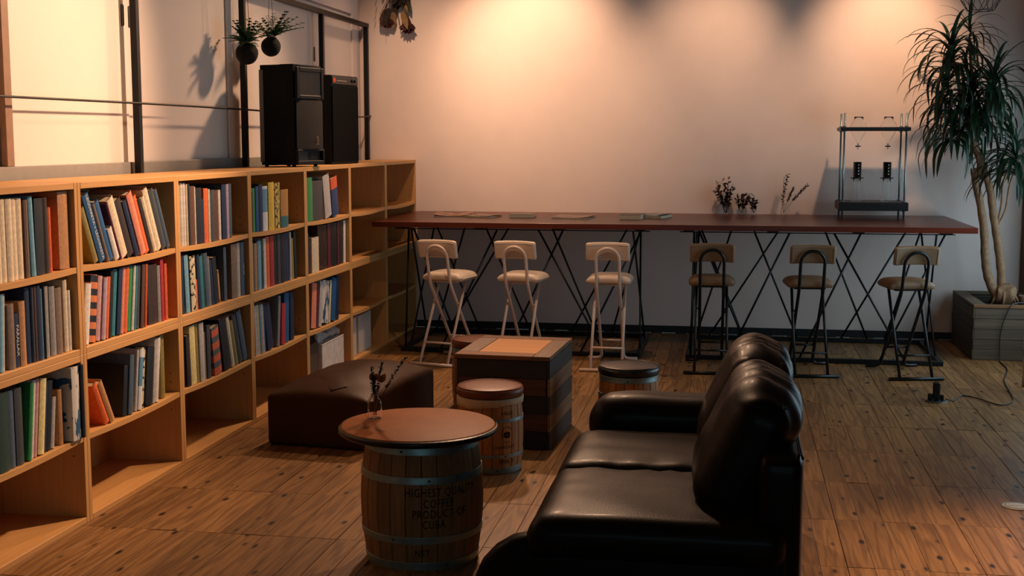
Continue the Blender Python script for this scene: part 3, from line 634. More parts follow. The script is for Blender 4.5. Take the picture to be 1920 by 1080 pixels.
# small barrel stools
RK = lambda z: .156+.012*math.sin(PI*max(0, min(1, z/.38)))
def keg(loc, label, cush, trim, emblem=False, rz=0):
    k = thing('barrel_stool', label, 'stool', (loc[0], loc[1], 0), rz, 'small barrel stools with padded tops')
    make_barrel(k, RK, .375, 20, M_STAVE2, [(.004, .034), (.082, .100), (.262, .280), (.345, .372)], .003)
    cm = MB().lathe([(0, .378), (.158, .378), (.166, .384), (.170, .396), (.170, .408), (.165, .419), (.158, .422), (.12, .427), (.06, .430), (0, .431)], 56).build('cushion', cush, k)
    MB().tube([(.1605*math.cos(2*PI*i/56), .1605*math.sin(2*PI*i/56), .4225) for i in range(56)], .0032, 6, closed=True).build('piping', cush, cm)
    if trim:
        prof = []
        m = MB(); n = 64; vs = []; fs = []
        for i in range(n):
            a = 2*PI*i/n; lo = .328+.010*noise.noise(Vector((math.cos(a)*2.2, math.sin(a)*2.2, 1)))+.018*max(0, math.cos(a-face(loc)-.9))
            for r, z in ((.1615, .378), (.168, .376), (.170, .366), (.1685, (lo+.366)/2), (.1675, lo), (.1655, lo)): vs.append((r*math.cos(a), r*math.sin(a), z))
        for i in range(n):
            for q in range(5): fs.append((i*6+q, ((i+1) % n)*6+q, ((i+1) % n)*6+q+1, i*6+q+1))
        m._add(vs, fs, True); m.build('cloth_trim', trim, k)
    else:
        MB().lathe([(.160, .3725), (.1675, .3725), (.1675, .3775), (.160, .3775)], 56, closed=True).build('top_ring', M_HOOP, k)
    if emblem:
        fe = face(loc)+.52; e = MB()
        def pt(a, b, o=.0017):
            z = .20+b; r = RK(z)+o; t = fe+a/r; return (r*math.cos(t), r*math.sin(t), z)
        for q in range(4):                                   # four globe quarters
            poly = []
            cx0 = (1 if q in (0, 3) else -1)*.0016; cy0 = (1 if q < 2 else -1)*.0012
            arc = [(cx0+.017*math.cos(PI/2*(q+u/6)), cy0+.015*math.sin(PI/2*(q+u/6))) for u in range(7)]
            vs = [pt(cx0, cy0)]+[pt(x, y) for x, y in arc]; e._add(vs, [tuple(range(8))])
        m1 = []
        for i in range(15):
            a = PI*.2+PI*1.05*i/14; m1.append(pt(.031*math.cos(a), .006+.034*math.sin(a)))
        e.tube(m1, .0011, 4)
        for q in range(3): e.tube([pt(-.014+.012*q, -.028), pt(-.008+.012*q, -.042)], .0009, 4)
        e.build('emblem', M_INK, k)
        wrap_text(k, 'CHARCOST', .022, RK, .138, fe-.08, M_INK, spacing=1.05)
        wrap_text(k, 'MIN Y', .03, RK, .062, fe+.02, M_INK, spacing=1.1)
        wrap_text(k, 'HVLD', .026, RK, .306, fe+.03, M_INK)
    return k
M_BRLEA = plain('brown_leather', '6a3820', .38, var=.12, scale=14, bump=.12, bscale=180, spec=.25)
M_BKLEA = plain('black_leather_top', '1a1815', .30, var=.12, scale=14, bump=.1, bscale=180, spec=.5)
M_TRIMC = plain('cream_canvas', 'b9a380', .8, var=.12, scale=30, bump=.3, bscale=90)
keg((-1.185, 6.25), 'small barrel stool with brown cushion and cream cloth trim, in front of the crate', M_BRLEA, M_TRIMC, True)
keg((-.54, 6.95), 'small barrel stool with black cushion, behind the sofa arm', M_BKLEA, None)
keg((-1.535, 7.72), 'small barrel stool with brown cushion, half hidden behind the crate', M_BRLEA, None)

# ================================================================ CRATE TABLE
CX, CY = -1.178, 6.985
cr = thing('crate_table', 'square reclaimed-wood crate table with a pale inset top', 'table', (CX, CY, 0), math.radians(-3))
crm = [wood('crate_brown', '2e1c10', '5e3a20', 'x', .6, 7, 60, rnd=.2, ringmix=.4), wood('crate_dark', '0f1010', '26221c', 'x', .6, 7, 60, rnd=.2), wood('crate_top_brown', '4e3018', '82542c', 'x', .7, 7, 60, rnd=.15), wood('crate_pale', '9a6430', 'c48a4a', 'x', .7, 4, 50, rnd=.05, ringmix=.15)]
crs = [wood('crate_side_brown', '46301a', '8a6238', 'y', .6, 7, 60, rnd=.25, ringmix=.4), wood('crate_side_dark', '1c1a14', '3c3222', 'y', .6, 7, 60, rnd=.2)]
hx, hy = .262, .338
seq = [1, 0, 1, 0, 1]; prg = random.Random(5)
for i in range(5):
    z0, z1 = .004+.096*i, .004+.096*(i+1)-.0015
    j = seq[i] if i < 4 else 1
    for sy in (-1, 1):
        pj = prg.uniform(0, .006)
        y0 = sy*(hy-.006)
        MB().bbox(-hx+(.006 if i % 2 else 0), hx-(.022 if i == 3 else .016), min(y0, y0-sy*.02)-(pj if sy < 0 else 0), max(y0, y0-sy*.02), z0, z1, .002).build('plank', crm[j], cr)
    for sx in (-1, 1):
        x0 = sx*hx
        MB().bbox(min(x0, x0-sx*.015), max(x0, x0-sx*.015), -hy+.0, hy, z0, z1, .002).build('plank', crs[(i+1) % 2 if sx > 0 else 0], cr)
for a, mt in (((-hx, hx-.095, -hy-.006, -hy+.105), 2), ((-hx, hx, hy-.10, hy), 2)):
    MB().bbox(a[0], a[1], a[2], a[3], .4855, .5085, .002).build('top_board', crm[mt], cr)
MB().bbox(hx-.093, hx, -hy-.006, hy-.102, .4855, .5085, .002).build('top_board', crs[0], cr)
MB().bbox(-hx, -hx+.105, -hy+.107, hy-.102, .4855, .5085, .002).build('top_board', wood('crate_top_left', '4a3220', '73502f', 'y', .5, 7, 60, rnd=.1), cr)
MB().bbox(-hx+.107, hx-.095, -hy+.107, hy-.102, .4855, .5075, .0015).build('inset_panel', crm[3], cr)

# ================================================================ OTTOMAN
ot = thing('ottoman', 'large low brown leather ottoman in front of the bookcase', 'ottoman', (-2.115, 6.985, 0), math.radians(-7))
M_OTT = plain('ottoman_leather', '3c2412', .45, var=.12, scale=7, bump=.12, bscale=160, spec=.1)
def otp(p):
    q = p.copy()
    if p.z > 0:
        fx, fy = 1-abs(p.x/.325)**2.2, 1-abs(p.y/.54)**2.2
        q.z += .10*max(0, fx)*max(0, fy)**.7
        q.z += .006*noise.noise(Vector((p.x*7, p.y*7, 3)))
    else: pass
    return q
MB().rbox((.60, 1.02, .268), .022, 22, otp, Matrix.Translation((0, 0, .139))).build('body', M_OTT, ot)
sm = []
for i in range(21): 
    sm.append((-.318+.636*i/20, -.536, .252))
pp = [(x, y, .266) for x, y in [(-.292, -.502), (.292, -.502), (.292, .502), (-.292, .502)]]
MB().tube(pp, .0035, 6, closed=True).build('seam_piping', M_OTT, ot)
def flap(p):
    q = p.copy(); q.z += .075*max(0, 1-abs((p.x)/.325)**2.2)*max(0, 1-abs(p.y/.54)**2.2)**.8; return q
fd = [Vector((.01+.0*i, -.44+.02*i, 0)) for i in range(3)]
m = MB(); pts = [(-.08, -.30), (.07, -.47), (.135, -.40), (.02, -.22)]
vs = []
for x, y in pts: vs.append((x, y, .272+.10*max(0, 1-abs(x/.325)**2.2)*max(0, 1-abs(y/.54)**2.2)**.7+.006))
vs.append((.03, -.345, vs[0][2]+.012)); m._add(vs, [(0, 1, 4), (1, 2, 4), (2, 3, 4), (3, 0, 4)], True)
m.build('fold', M_OTT, ot)
for x in (-.27, .27):
    for y in (-.48, .48): MB().lathe([(.02, 0), (.022, .012)], 12, x, y).build('foot', M_BLACKSTEEL, ot)

# ================================================================ SOFA
so = thing('sofa', 'black leather two-seat sofa with one roll arm, seen from its open end', 'sofa', (-.2, 4.8, 0))
M_SOFA = plain('sofa_leather', '1b140f', .37, var=.1, scale=9, bump=.10, bscale=220, spec=.07, coat=.035)
SO = (-.2, 4.8, 0)
def wr(p, amp, fx=1, fy=1, seed=0):
    return amp*(noise.noise(Vector((p.x*fx, p.y*fy, p.z*2+seed))))
# base plinth under the seat
MB().rbox((.78, 1.42, .24), .03, 8, None, Matrix.Translation((-.20, 4.84, .17))).build('base', M_SOFA, so, off=SO)
# shaped open end panel
prof = [(.20, .03), (-.66, .03), (-.80, .05), (-.83, .12), (-.825, .20), (-.80, .26), (-.755, .31), (-.70, .345), (-.62, .365), (.20, .365)]
bm_ = MB(); poly = prof
bm_.prism(poly, 4.03, 4.13, 'y')
ep = bm_.build('end_panel', M_SOFA, so, off=SO)
bv = ep.modifiers.new('bevel', 'BEVEL'); bv.width = .03; bv.segments = 4; bv.limit_method = 'ANGLE'; bv.angle_limit = math.radians(50)
for p in ep.data.polygons: p.use_smooth = True
# seat cushions
for i, (y0, y1) in enumerate(((3.985, 4.70), (4.70, 5.33))):
    cy_ = (y0+y1)/2; sy = y1-y0
    def sc_(p, sy=sy, i=i):
        q = p.copy()
        if p.z > 0:
            e = 1-abs(p.y/(sy/2))**4; f = 1-abs(p.x/.42)**6
            q.z += .022*e*f
            d = sy/2-abs(p.y)                      # creases run in from the middle seam
            edge = (p.y > 0) == (i == 0)
            if edge and d < .16: q.z += .007*math.sin(p.x*46+3*noise.noise(Vector((p.x*5, 0, i))))*math.exp(-d*16)
            q.z += wr(p, .004, 5, 9, i*7)
        if p.x < -.3: q.z -= .018*((-p.x-.3)/.12)**2
        return q
    MB().rbox((.84, sy-.004, .135), .055, 26, sc_, Matrix.Translation((-.225, cy_, .362))).build('seat_cushion', M_SOFA, so, off=SO)
# back shell
MB().rbox((.14, 1.53, .60), .035, 10, None, Matrix.Translation((.175, 4.815, .355))).build('back_shell', M_SOFA, so, off=SO)
MB().tube([(.238, 4.065+.05*i, .650) for i in range(31)], .0045, 6).build('piping', M_SOFA, so, off=SO)
# back cushions, plump and wrinkled
for i, (y0, y1) in enumerate(((4.16, 4.87), (4.87, 5.56))):
    cy_ = (y0+y1)/2; sy = y1-y0
    def bc_(p, sy=sy, i=i):
        q = p.copy(); e = 1-abs(p.y/(sy/2))**3.0
        q.x += (-.035 if p.x < 0 else .028)*max(0, e)*(1-(p.z/.24)**2*.5)
        if p.z > 0:
            q.z += .045*max(0, e)*(1-abs(p.x/.14)**2*.6)
        # fan of gathered creases from the top seam down the front
        t = max(0, min(1, (p.z+.02)/.25)); s_ = p.y+.5*(p.x)*.25
        wv = math.sin((p.y+.25*p.x-.10*p.z)*48+5*noise.noise(Vector((p.x*4, p.y*4, i*3.))))
        amp = .012*t*(.4+.6*abs(noise.noise(Vector((p.y*5, 2, i)))*2))
        q.z += wv*amp*(1 if p.z > .1 else .4); q.x -= wv*amp*.7*(1 if p.x < 0 else -1)
        q += noise.noise_vector(Vector((p.x*7, p.y*7, p.z*7+i)))*.007
        return q
    Mx = Matrix.Translation((.06, cy_, .595)) @ Matrix.Rotation(math.radians(25), 4, 'Y')
    bc = MB().rbox((.21, sy-.006, .44), .095, 40, bc_, Mx).build('back_cushion', M_SOFA, so, off=SO)
    ln = [Mx @ (bc_(Vector((.035, -sy/2+.05+(sy-.1)*k/30, .21)))+Vector((0, 0, .0005))) for k in range(31)]
    MB().tube(ln, .0022, 5).build('seam', M_SOFA, bc, off=(0, 0, 0)).location = (-SO[0], -SO[1], 0)
# far roll arm
def ar_(p):
    q = p.copy(); q.z += wr(p, .008, 4, 4, 5); q.y += wr(p, .006, 4, 4, 9)
    if p.x < -.2: q.z -= .02*((-p.x-.2)/.2)**2
    return q
MB().rbox((.80, .25, .215), .10, 18, ar_, Matrix.Translation((-.19, 5.44, .465))).build('arm', M_SOFA, so, off=SO)
MB().rbox((.76, .19, .34), .04, 8, None, Matrix.Translation((-.20, 5.45, .21))).build('arm_panel', M_SOFA, so, off=SO)
for x in (-.5, .12):
    for y in (4.2, 5.4): MB().lathe([(.02, 0), (.025, .06)], 12, x, y).build('foot', M_BLACKSTEEL, so, off=SO)

# ================================================================ LOUDSPEAKERS
M_SPK = plain('speaker_black', '07090a', .6, var=.1, scale=60, bump=.25, bscale=400, spec=.2)
M_SPKG = plain('speaker_grille', '0e1213', .55, 0, var=.2, scale=300, bump=.5, bscale=900, spec=.2)
M_SPKGR = plain('speaker_strip_grey', '6c6e68', .6, var=.1)
sA = thing('loudspeaker', 'large black loudspeaker with a horn, on top of the bookcase', 'loudspeaker', (-2.905, 8.19, HT), math.radians(-17))
# local: front faces +x, width along y
poly = [(-.155, -.10), (-.10, -.172), (.10, -.172), (.150, -.155), (.165, -.08), (.170, 0), (.165, .08), (.150, .155), (.10, .172), (-.10, .172), (-.155, .10)]
MB().prism(poly, .012, .66, 'z').build('cabinet', M_SPK, sA)
hn = MB()                                               # horn mouth frame with a deep recess
hn.bbox(.160, .178, -.15, -.118, .44, .645, .004).bbox(.160, .178, .118, .15, .44, .645, .004).bbox(.160, .178, -.118, .118, .615, .645, .004).bbox(.160, .178, -.118, .118, .44, .465, .004)
hn.build('horn_frame', plain('horn_frame_black', '191a19', .6, var=.1, spec=.2), sA)
h2 = MB()
for k in range(1):
    a = [(.172, -.118, .465), (.172, .118, .465), (.172, .118, .615), (.172, -.118, .615)]; b = [(.171, -.03, .50), (.171, .03, .50), (.171, .03, .58), (.171, -.03, .58)]
    b = [(.1705, y, z) for _, y, z in b]
    h2._add(a+b, [(0, 1, 5, 4), (1, 2, 6, 5), (2, 3, 7, 6), (3, 0, 4, 7), (4, 5, 6, 7)])
h2.build('horn_throat', plain('horn_black', '060708', .35), sA)
gr = MB(); n = 12
vs = []; fs = []
for i in range(n+1):
    y = -.145+.29*i/n; x = .166+.018*(1-(y/.145)**2)
    vs += [(x, y, .115), (x, y, .432)]
for i in range(n): fs.append((2*i, 2*i+2, 2*i+3, 2*i+1))
vs += [(.155, -.145, .115), (.155, -.145, .432), (.155, .145, .115), (.155, .145, .432)]; L = 2*(n+1)
fs += [(0, 1, L+1, L), (2*n, L+2, L+3, 2*n+1), tuple(range(1, 2*n+2, 2))+(L+3, L+1), tuple(range(0, 2*n+1, 2))+(L+2, L)]
gr._add(vs, fs); gr.build('grille', M_SPKG, sA)
MB().bbox(.150, .176, -.15, .15, .012, .04, .004).bbox(.150, .176, -.15, -.13, .04, .105, .003).bbox(.150, .176, .13, .15, .04, .105, .003).bbox(.150, .176, -.15, .15, .100, .112, .003).build('port_frame', plain('port_black', '1b1c1b', .6, spec=.2), sA)
MB().box(.150, .168, -.13, .0, .042, .1).build('port_opening', plain('port_dark', '030404', .6), sA)
MB().bbox(-.108, -.075, -.1755, -.172, .03, .63, .001).build('side_strip', M_SPKGR, sA)
MB().bbox(-.05, .06, -.03, .03, .66, .672, .003).build('top_handle', M_SPK, sA)
for x in (-.1, .12):
    for y in (-.12, .12): MB().lathe([(.012, 0), (.014, .013)], 10, x, y).build('foot', M_SPK, sA)
em = MB(); EX = .1862
M_BADGE = plain('badge_tan', 'a88a5c', .4, .3)
ring = [(EX-.002, .058+.014*math.cos(2*PI*i/20), .175+.020*math.sin(2*PI*i/20)) for i in range(20)]
em.tube(ring, .0016, 5, closed=True)
for a in (90, 210, 330):
    r = math.radians(a); em.tube([(EX-.002, .058, .175), (EX-.002, .058+.011*math.cos(r), .175+.016*math.sin(r))], .0014, 5)
eb = em.build('emblem', M_BADGE, sA)
v, f = text_data('YAMAHA', .010); MB()._add([(EX-.0015, .058+a, .146+b) for a, b, _ in v], f).build('lettering', M_BADGE, sA)

sB = thing('loudspeaker', 'slimmer black loudspeaker behind the horned one on the bookcase', 'loudspeaker', (-2.93, 9.07, HT), math.radians(-12))
MB().bbox(-.15, .15, -.2, .2, .001, .635, .005).build('cabinet', M_SPK, sB)
MB().bbox(.151, .158, -.19, .19, .02, .56, .002).build('grille', plain('cloth_grille_black', '050607', .9, var=.2, scale=300, spec=.1), sB)
pl_ = MB().bbox(.151, .157, -.19, .19, .57, .628, .002).build('top_plate', plain('plate_dark', '1c1a18', .45), sB)
MB().bbox(.1575, .1595, -.175, -.145, .583, .612, .001).build('badge', plain('badge_orange', 'c8401c', .4), pl_)
MB().bbox(.1575, .1585, -.125, .02, .594, .598, .0003).build('lettering_line', plain('line_pale', 'a39584', .5), pl_)
for y in (.10, .14): MB().lathe([(.011, 0), (.010, .008), (0, .009)], 12).build('knob', M_SPK, pl_, (.157, y, .6), rot=(0, PI/2, 0))

# ================================================================ HANGING MOSS BALLS
M_MOSS = plain('moss_dark', '0e0f0a', .95, var=.3, scale=40, bump=.8, bscale=90)
M_FERN = plain('fern_green', '2a5226', .6, var=.3, scale=30)
M_STRING = plain('jute_string', '5a4632', .8)
def leaf_strip(mb, p0, d, up, L, w, droop, n=5):
    p0 = Vector(p0); d = Vector(d).normalized(); side = d.cross(Vector(up)).normalized()
    vs = []
    for i in range(n+1):
        t = i/n; p = p0+d*L*t+Vector((0, 0, -droop*t*t)); ww = w*math.sin(PI*(.12+.88*t))**.8 if i < n else .0005
        vs += [p-side*ww, p+side*ww+Vector((0, 0, ww*.3))]
    mb._add(vs, [(2*i, 2*i+1, 2*i+3, 2*i+2) for i in range(n)], True)
def moss_ball(loc, r, label, seed, lean):
    k = thing('moss_ball', label, 'hanging plant', loc, 0, 'hanging moss balls with ferns'); rg = random.Random(seed)
    bm = bmesh.new(); bmesh.ops.create_icosphere(bm, subdivisions=3, radius=r); bm.verts.index_update()
    vs = [v.co*(1+.05*noise.noise(v.co*25)) for v in bm.verts]; fs = [[v.index for v in f.verts] for f in bm.faces]; bm.free()
    m = MB(); m._add(vs, fs, True); m.build('ball', M_MOSS, k)
    for i in range(30):
        a = rg.uniform(0, 2*PI); el = rg.uniform(.2, 1.35); L = rg.uniform(.13, .22)*(1.25 if lean > 0 else 1)
        d = Vector((math.cos(a)*math.cos(el), math.sin(a)*math.cos(el)+lean, math.sin(el))).normalized(); b = Vector((0, 0, r*.8))
        f = MB(); st = []
        for q in range(7):
            t = q/6; p = b+d*L*t+Vector((0, 0, -.05*t*t)); st.append(p)
            if q:
                for s in (-1, 1):
                    sd = d.cross(Vector((0, 0, 1))).normalized()*s
                    leaf_strip(f, p, sd*.8+d*.6+Vector((0, 0, .1)), (0, 0, 1), .048*(1.1-.6*t), .010, .01, 3)
        f.tube(st, .0012, 4); f.build('frond', M_FERN, k)
    ys = [(-.02, .0), (.025, .0)]
    for dx in ys: MB().tube([(0, dx[0]*2.2, r*.8), (0, dx[0]*.8, 2.66-loc[2])], .0018, 5).build('string', M_STRING, k)
    return k
moss_ball((-3.06, 7.86, 2.20), .072, 'lower dark moss ball with fern, hanging beside the black post', 1, -.15)
moss_ball((-3.05, 8.27, 2.27), .066, 'higher dark moss ball with fern, hanging above the loudspeaker', 2, .45)

# dried flower bunch on the back wall
db = thing('dried_bouquet', 'dried flower bunch hanging upside down on the back wall by the corner', 'dried flowers', (-2.90, YW-.07, 2.95))
M_DRY = [plain('dried_brown', '4a3020', .8, var=.3), plain('dried_dark', '221a14', .8, var=.3), plain('dried_tan', '7a6040', .8, var=.2), plain('dried_red', '3a1614', .8, var=.3), plain('dried_green', '3a3c28', .8, var=.3)]
rg = random.Random(4)
for i in range(14):
    a = rg.uniform(-1, 1); b = rg.uniform(-.04, .03); L = rg.uniform(.22, .42)
    MB().tube([(0, 0, .1), (a*.05, b*.5, -.08), (a*.14, b, -L+.1)], .0025, 5).build('stem', M_DRY[rg.choice([0, 2, 4])], db)
for i in range(34):
    a = rg.uniform(-1, 1); f = MB(); z = rg.uniform(-.30, .02)
    leaf_strip(f, (a*.10, rg.uniform(-.04, .02), z+.06), (a*.5, rg.uniform(-.4, .2), -1), (1, .3, 0) if i % 2 else (0, 1, .2), rg.uniform(.10, .18), rg.uniform(.016, .036), .01, 5)
    f.build('leaf', M_DRY[i % 5], db)
def bloom(cx, cz, r, mat, n):
    f = MB()
    for i in range(n):
        g = i*2.4; e = .2+1.1*(i/n); d = Vector((math.cos(g)*math.sin(e), -math.sin(g)*math.sin(e)*.6, -math.cos(e)))
        leaf_strip(f, (cx, -.02, cz+r*.5), d, (.3, 1, .1), r*1.4, r*.32, .0, 4)
    f.build('bloom', mat, db)
bloom(-.055, -.30, .055, M_DRY[3], 26); bloom(.125, -.345, .06, M_DRY[3], 26); bloom(.05, -.12, .06, M_DRY[1], 22)
for d_ in ((-.14, -.06), (-.15, -.12), (-.145, -.18), (-.16, -.25), (-.158, -.31)):
    f = MB(); leaf_strip(f, (d_[0], -.01, d_[1]+.02), (-.2, -.2, -1), (1, .2, 0), .07, .012, .0, 4); f.build('leaf', M_DRY[4 if d_[1] > -.2 else 2], db)
MB().tube([(0, .0, .1), (0, .06, .12)], .002, 5).build('hook', M_BLACKSTEEL, db)

# ================================================================ THINGS ON THE BAR
ZT = TZ+.0006
GL = glass('clear_glass'); GLT = glass('bottle_glass', (.97, .99, .99, 1))
def paper(name, label, loc, rz, w_, d_, t, cov, page=True, curl=0.):
    k = thing(name, label, name.replace('_', ' '), (loc[0], loc[1], ZT), math.radians(rz), None)
    n = 8; vs = []; fs = []
    for i in range(n+1):
        x = -w_/2+w_*i/n; z = t+curl*(abs(2*i/n-1)**2)
        vs += [(x, -d_/2, z), (x, d_/2, z), (x, d_/2, z-.0012), (x, -d_/2, z-.0012)]
    for i in range(n):
        for q in range(4): fs.append((4*i+q, 4*i+(q+1) % 4, 4*i+4+(q+1) % 4, 4*i+4+q))
    fs += [(0, 1, 2, 3), (4*n+3, 4*n+2, 4*n+1, 4*n)]
    m = MB(); m._add(vs, fs); m.build('cover', cov, k)
    MB().bbox(-w_/2+.002, w_/2-.002, -d_/2+.002, d_/2-.002, 0, t-.0013, .0005).build('page_block', PAGE, k)
    return k
MG = [two_tone('mag_cover_a', 'c89a7c', '6e4a3a', (9, 9, 0), .5, 'noise'), two_tone('mag_cover_b', 'b89a86', '2c2826', (7, 12, 0), .55, 'noise'), plain('mag_cover_c', 'a89078', .4, var=.2), plain('mag_cover_d', '6a5a4c', .5, var=.2), plain('mag_cover_e', 'a8aaa4', .4, var=.15)]
paper('magazine', 'open magazine with warm cover, leftmost paper on the bar', (-2.27, 10.36), 8, .30, .38, .007, MG[0], curl=.012)
paper('magazine', 'dark-edged magazine beside the leftmost one on the bar', (-1.985, 10.20), -12, .22, .26, .012, MG[1], curl=.006)
paper('book', 'small white paperback lying flat on the bar near the second stool', (-1.67, 10.26), 4, .20, .26, .026, plain('flat_book_cover', '8e7a68', .5))
paper('magazine', 'tan magazine lying flat on the bar near the third stool', (-1.25, 10.22), -6, .29, .36, .008, MG[2], curl=.008)
paper('book', 'brown boxed book lying flat near the table seam', (-.775, 10.17), -4, .17, .26, .036, MG[3])
paper('booklet', 'pale booklet lying beside the brown boxed book', (-.575, 10.32), -18, .14, .26, .022, MG[4], curl=.012)
def lathe_glass(outer, t):
    inner = [(max(r-t, .0), z) for r, z in outer]; inner[0] = (inner[0][0], inner[0][1]+t*1.6)
    return outer+inner[::-1]
def vase(loc, prof, label, name='glass_vase', group=None, t=.0025, seg=28):
    k = thing(name, label, 'vase', loc, 0, group)
    pr = [(0, prof[0][1])]+prof; L = lathe_glass(pr, t); L[-1] = (0, L[-1][1])
    MB().lathe(L, seg).build('glass_body', GL, k); return k
M_HERB = [plain('herb_dark', '1c2018', .8, var=.3), plain('herb_brown', '3c2a1e', .8, var=.3), plain('herb_rust', '6a3a22', .8, var=.3)]
def sprig(parent, base, tip, n, mats, seed, spread=.03, ls=.02, lw=.004, sr=.0012):
    rg = random.Random(seed); m = MB(); b = Vector(base); t = Vector(tip); mid = (b+t)/2+Vector((rg.uniform(-1, 1), rg.uniform(-1, 1), 0))*.01
    path = [b, (b+mid)/2, mid, (mid+t)/2, t]; m.tube(path, sr, 5)
    for i in range(n):
        u = .3+.7*i/n; p = b.lerp(t, u); d = Vector((rg.uniform(-1, 1), rg.uniform(-1, 1), rg.uniform(-.1, 1)))
        leaf_strip(m, p, d, (.3, .2, 1), ls*rg.uniform(.7, 1.3), lw, .003, 3)
    return m.build('sprig', mats[seed % len(mats)], parent)
Y0 = 10.87
cyl = lambda r, h: [(r, 0), (r*1.02, .004), (r, .01), (r, h)]
v1 = vase((-.045, Y0, ZT), cyl(.022, .085), 'leftmost small glass with bushy dried flowers on the bar', group='small glass vases on the bar')
for i in range(13):
    a = i*2.4; rr = .05+.05*((i*37) % 10)/10; sprig(v1, (.006*math.cos(a), .006*math.sin(a), .012), (rr*math.cos(a)-.02, rr*.35*math.sin(a)-.02, .17+.15*((i*53) % 10)/10), 18, M_HERB, 20+i, ls=.034, lw=.009)
v2 = vase((.078, Y0+.01, ZT), cyl(.021, .075), 'middle small glass with drooping dark sprigs on the bar', group='small glass vases on the bar')
for i in range(7):
    a = i*2.4; rr = .04+.02*(i % 3); sprig(v2, (.005*math.cos(a), .005*math.sin(a), .012), (rr*math.cos(a)+.01, rr*.35*math.sin(a)-.01, .13+.05*((i*53) % 10)/10), 16, M_HERB, 50+i, ls=.032, lw=.010)
v3 = vase((.185, Y0+.01, ZT), cyl(.021, .075), 'small glass with an arching stem, right of the trio', group='small glass vases on the bar')
for i in range(5):
    a = i*2.4; sprig(v3, (.004*math.cos(a), .004*math.sin(a), .012), (.035*math.cos(a)-.02, .012*math.sin(a)-.01, .12+.06*((i*31) % 10)/10), 16, M_HERB, 70+i, ls=.030, lw=.009)
m = MB(); path = [(0, 0, .02), (.006, 0, .10), (-.004, 0, .15), (-.028, 0, .175), (-.05, 0, .165)]; m.tube(path, .0022, 5)
for i in range(24):
    t = i/24*3.99; q = int(t); p = Vector(path[q]).lerp(Vector(path[q+1]), t-q); leaf_strip(m, p, (math.sin(i*2.3), math.cos(i*1.7)*.4, .3), (0, .3, 1), .014, .003, .003, 3)
m.build('sprig', M_HERB[0], v3)
v4 = vase((.425, Y0-.0, ZT), [(.018, 0), (.020, .004), (.019, .03), (.012, .07), (.011, .095)], 'tall narrow glass bud vase with plume, standing alone on the bar', name='bud_vase')
sprig(v4, (0, 0, .012), (.0, -.01, .32), 0, M_HERB, 90, sr=.0016)
m = MB()
for i in range(30):
    u = .2+.8*i/30; p = Vector((-.03+.055*u, -.01, .05+.29*u)); leaf_strip(m, p, (math.cos(i*2.4), math.sin(i*2.4)*.6, .35), (.2, .3, 1), .03, .010, .004, 4)
m.tube([(-.02, -.005, .012), (.025, -.01, .33)], .002, 5); m.build('leafy_stem', M_HERB[0], v4)
for k_, (tx, tz, w_) in enumerate(((.075, .215, .014), (.185, .245, .018))):
    m = MB(); rg = random.Random(k_); base = Vector((0, 0, .015)); mid = Vector((tx*.35, -.012, .12)); tip = Vector((tx, -.02, tz))
    P = lambda t: (1-t)**2*base+2*t*(1-t)*mid+t*t*tip
    m.tube([P(i/8) for i in range(9)], .0014, 5)
    for i in range(90):
        t = .45+.55*i/90; d = (P(min(1, t+.02))-P(t-.02)).normalized(); o_ = Vector((rg.uniform(-1, 1), rg.uniform(-1, 1), rg.uniform(-1, 1))); leaf_strip(m, P(t), d*.9+o_*.55, (.1, .4, 1), w_*1.7, .0032, .0, 2)
    m.build('plume', plain('plume_taupe', '4c4238', .9, var=.2), v4)

# coffee dripper tower
dt = thing('coffee_dripper', 'black two-tier cold drip coffee stand with steel rods on the bar', 'coffee maker', (1.098, 10.585, ZT))
M_DRW = wood('dripper_black_wood', '0c0c0c', '1e1a17', 'x', .4, 6, 60, rnd=.05, ringmix=.2)
M_ROD = plain('threaded_rod', '7c9aa0', .3, .8, var=.25, scale=200)
MB().bbox(-.265, .265, -.20, .20, .066, .132, .004).build('lower_shelf', M_DRW, dt)
MB().bbox(-.265, .265, -.20, .20, .690, .720, .004).build('upper_shelf', M_DRW, dt)
for sx in (-1, 1):
    for sy in (-1, 1):
        rd = MB().tube([(sx*.235, sy*.165, 0), (sx*.235, sy*.165, .83)], .0075, 8).build('rod', M_ROD, dt)
        for z in (.060, .135, .684, .723): MB().lathe([(.006, 0), (.014, 0), (.014, .009), (.006, .009)], 6, sx*.235, sy*.165, z-.002, closed=True).build('nut', M_ROD, rd)
bulb = [(.006, .585), (.010, .60), (.016, .615), (.045, .66), (.062, .70), (.062, .735), (.050, .762), (.036, .772), (.036, .803)]
fl_ = [(.052, .1335), (.052, .138), (.044, .16), (.036, .20), (.031, .28), (.030, .315)]
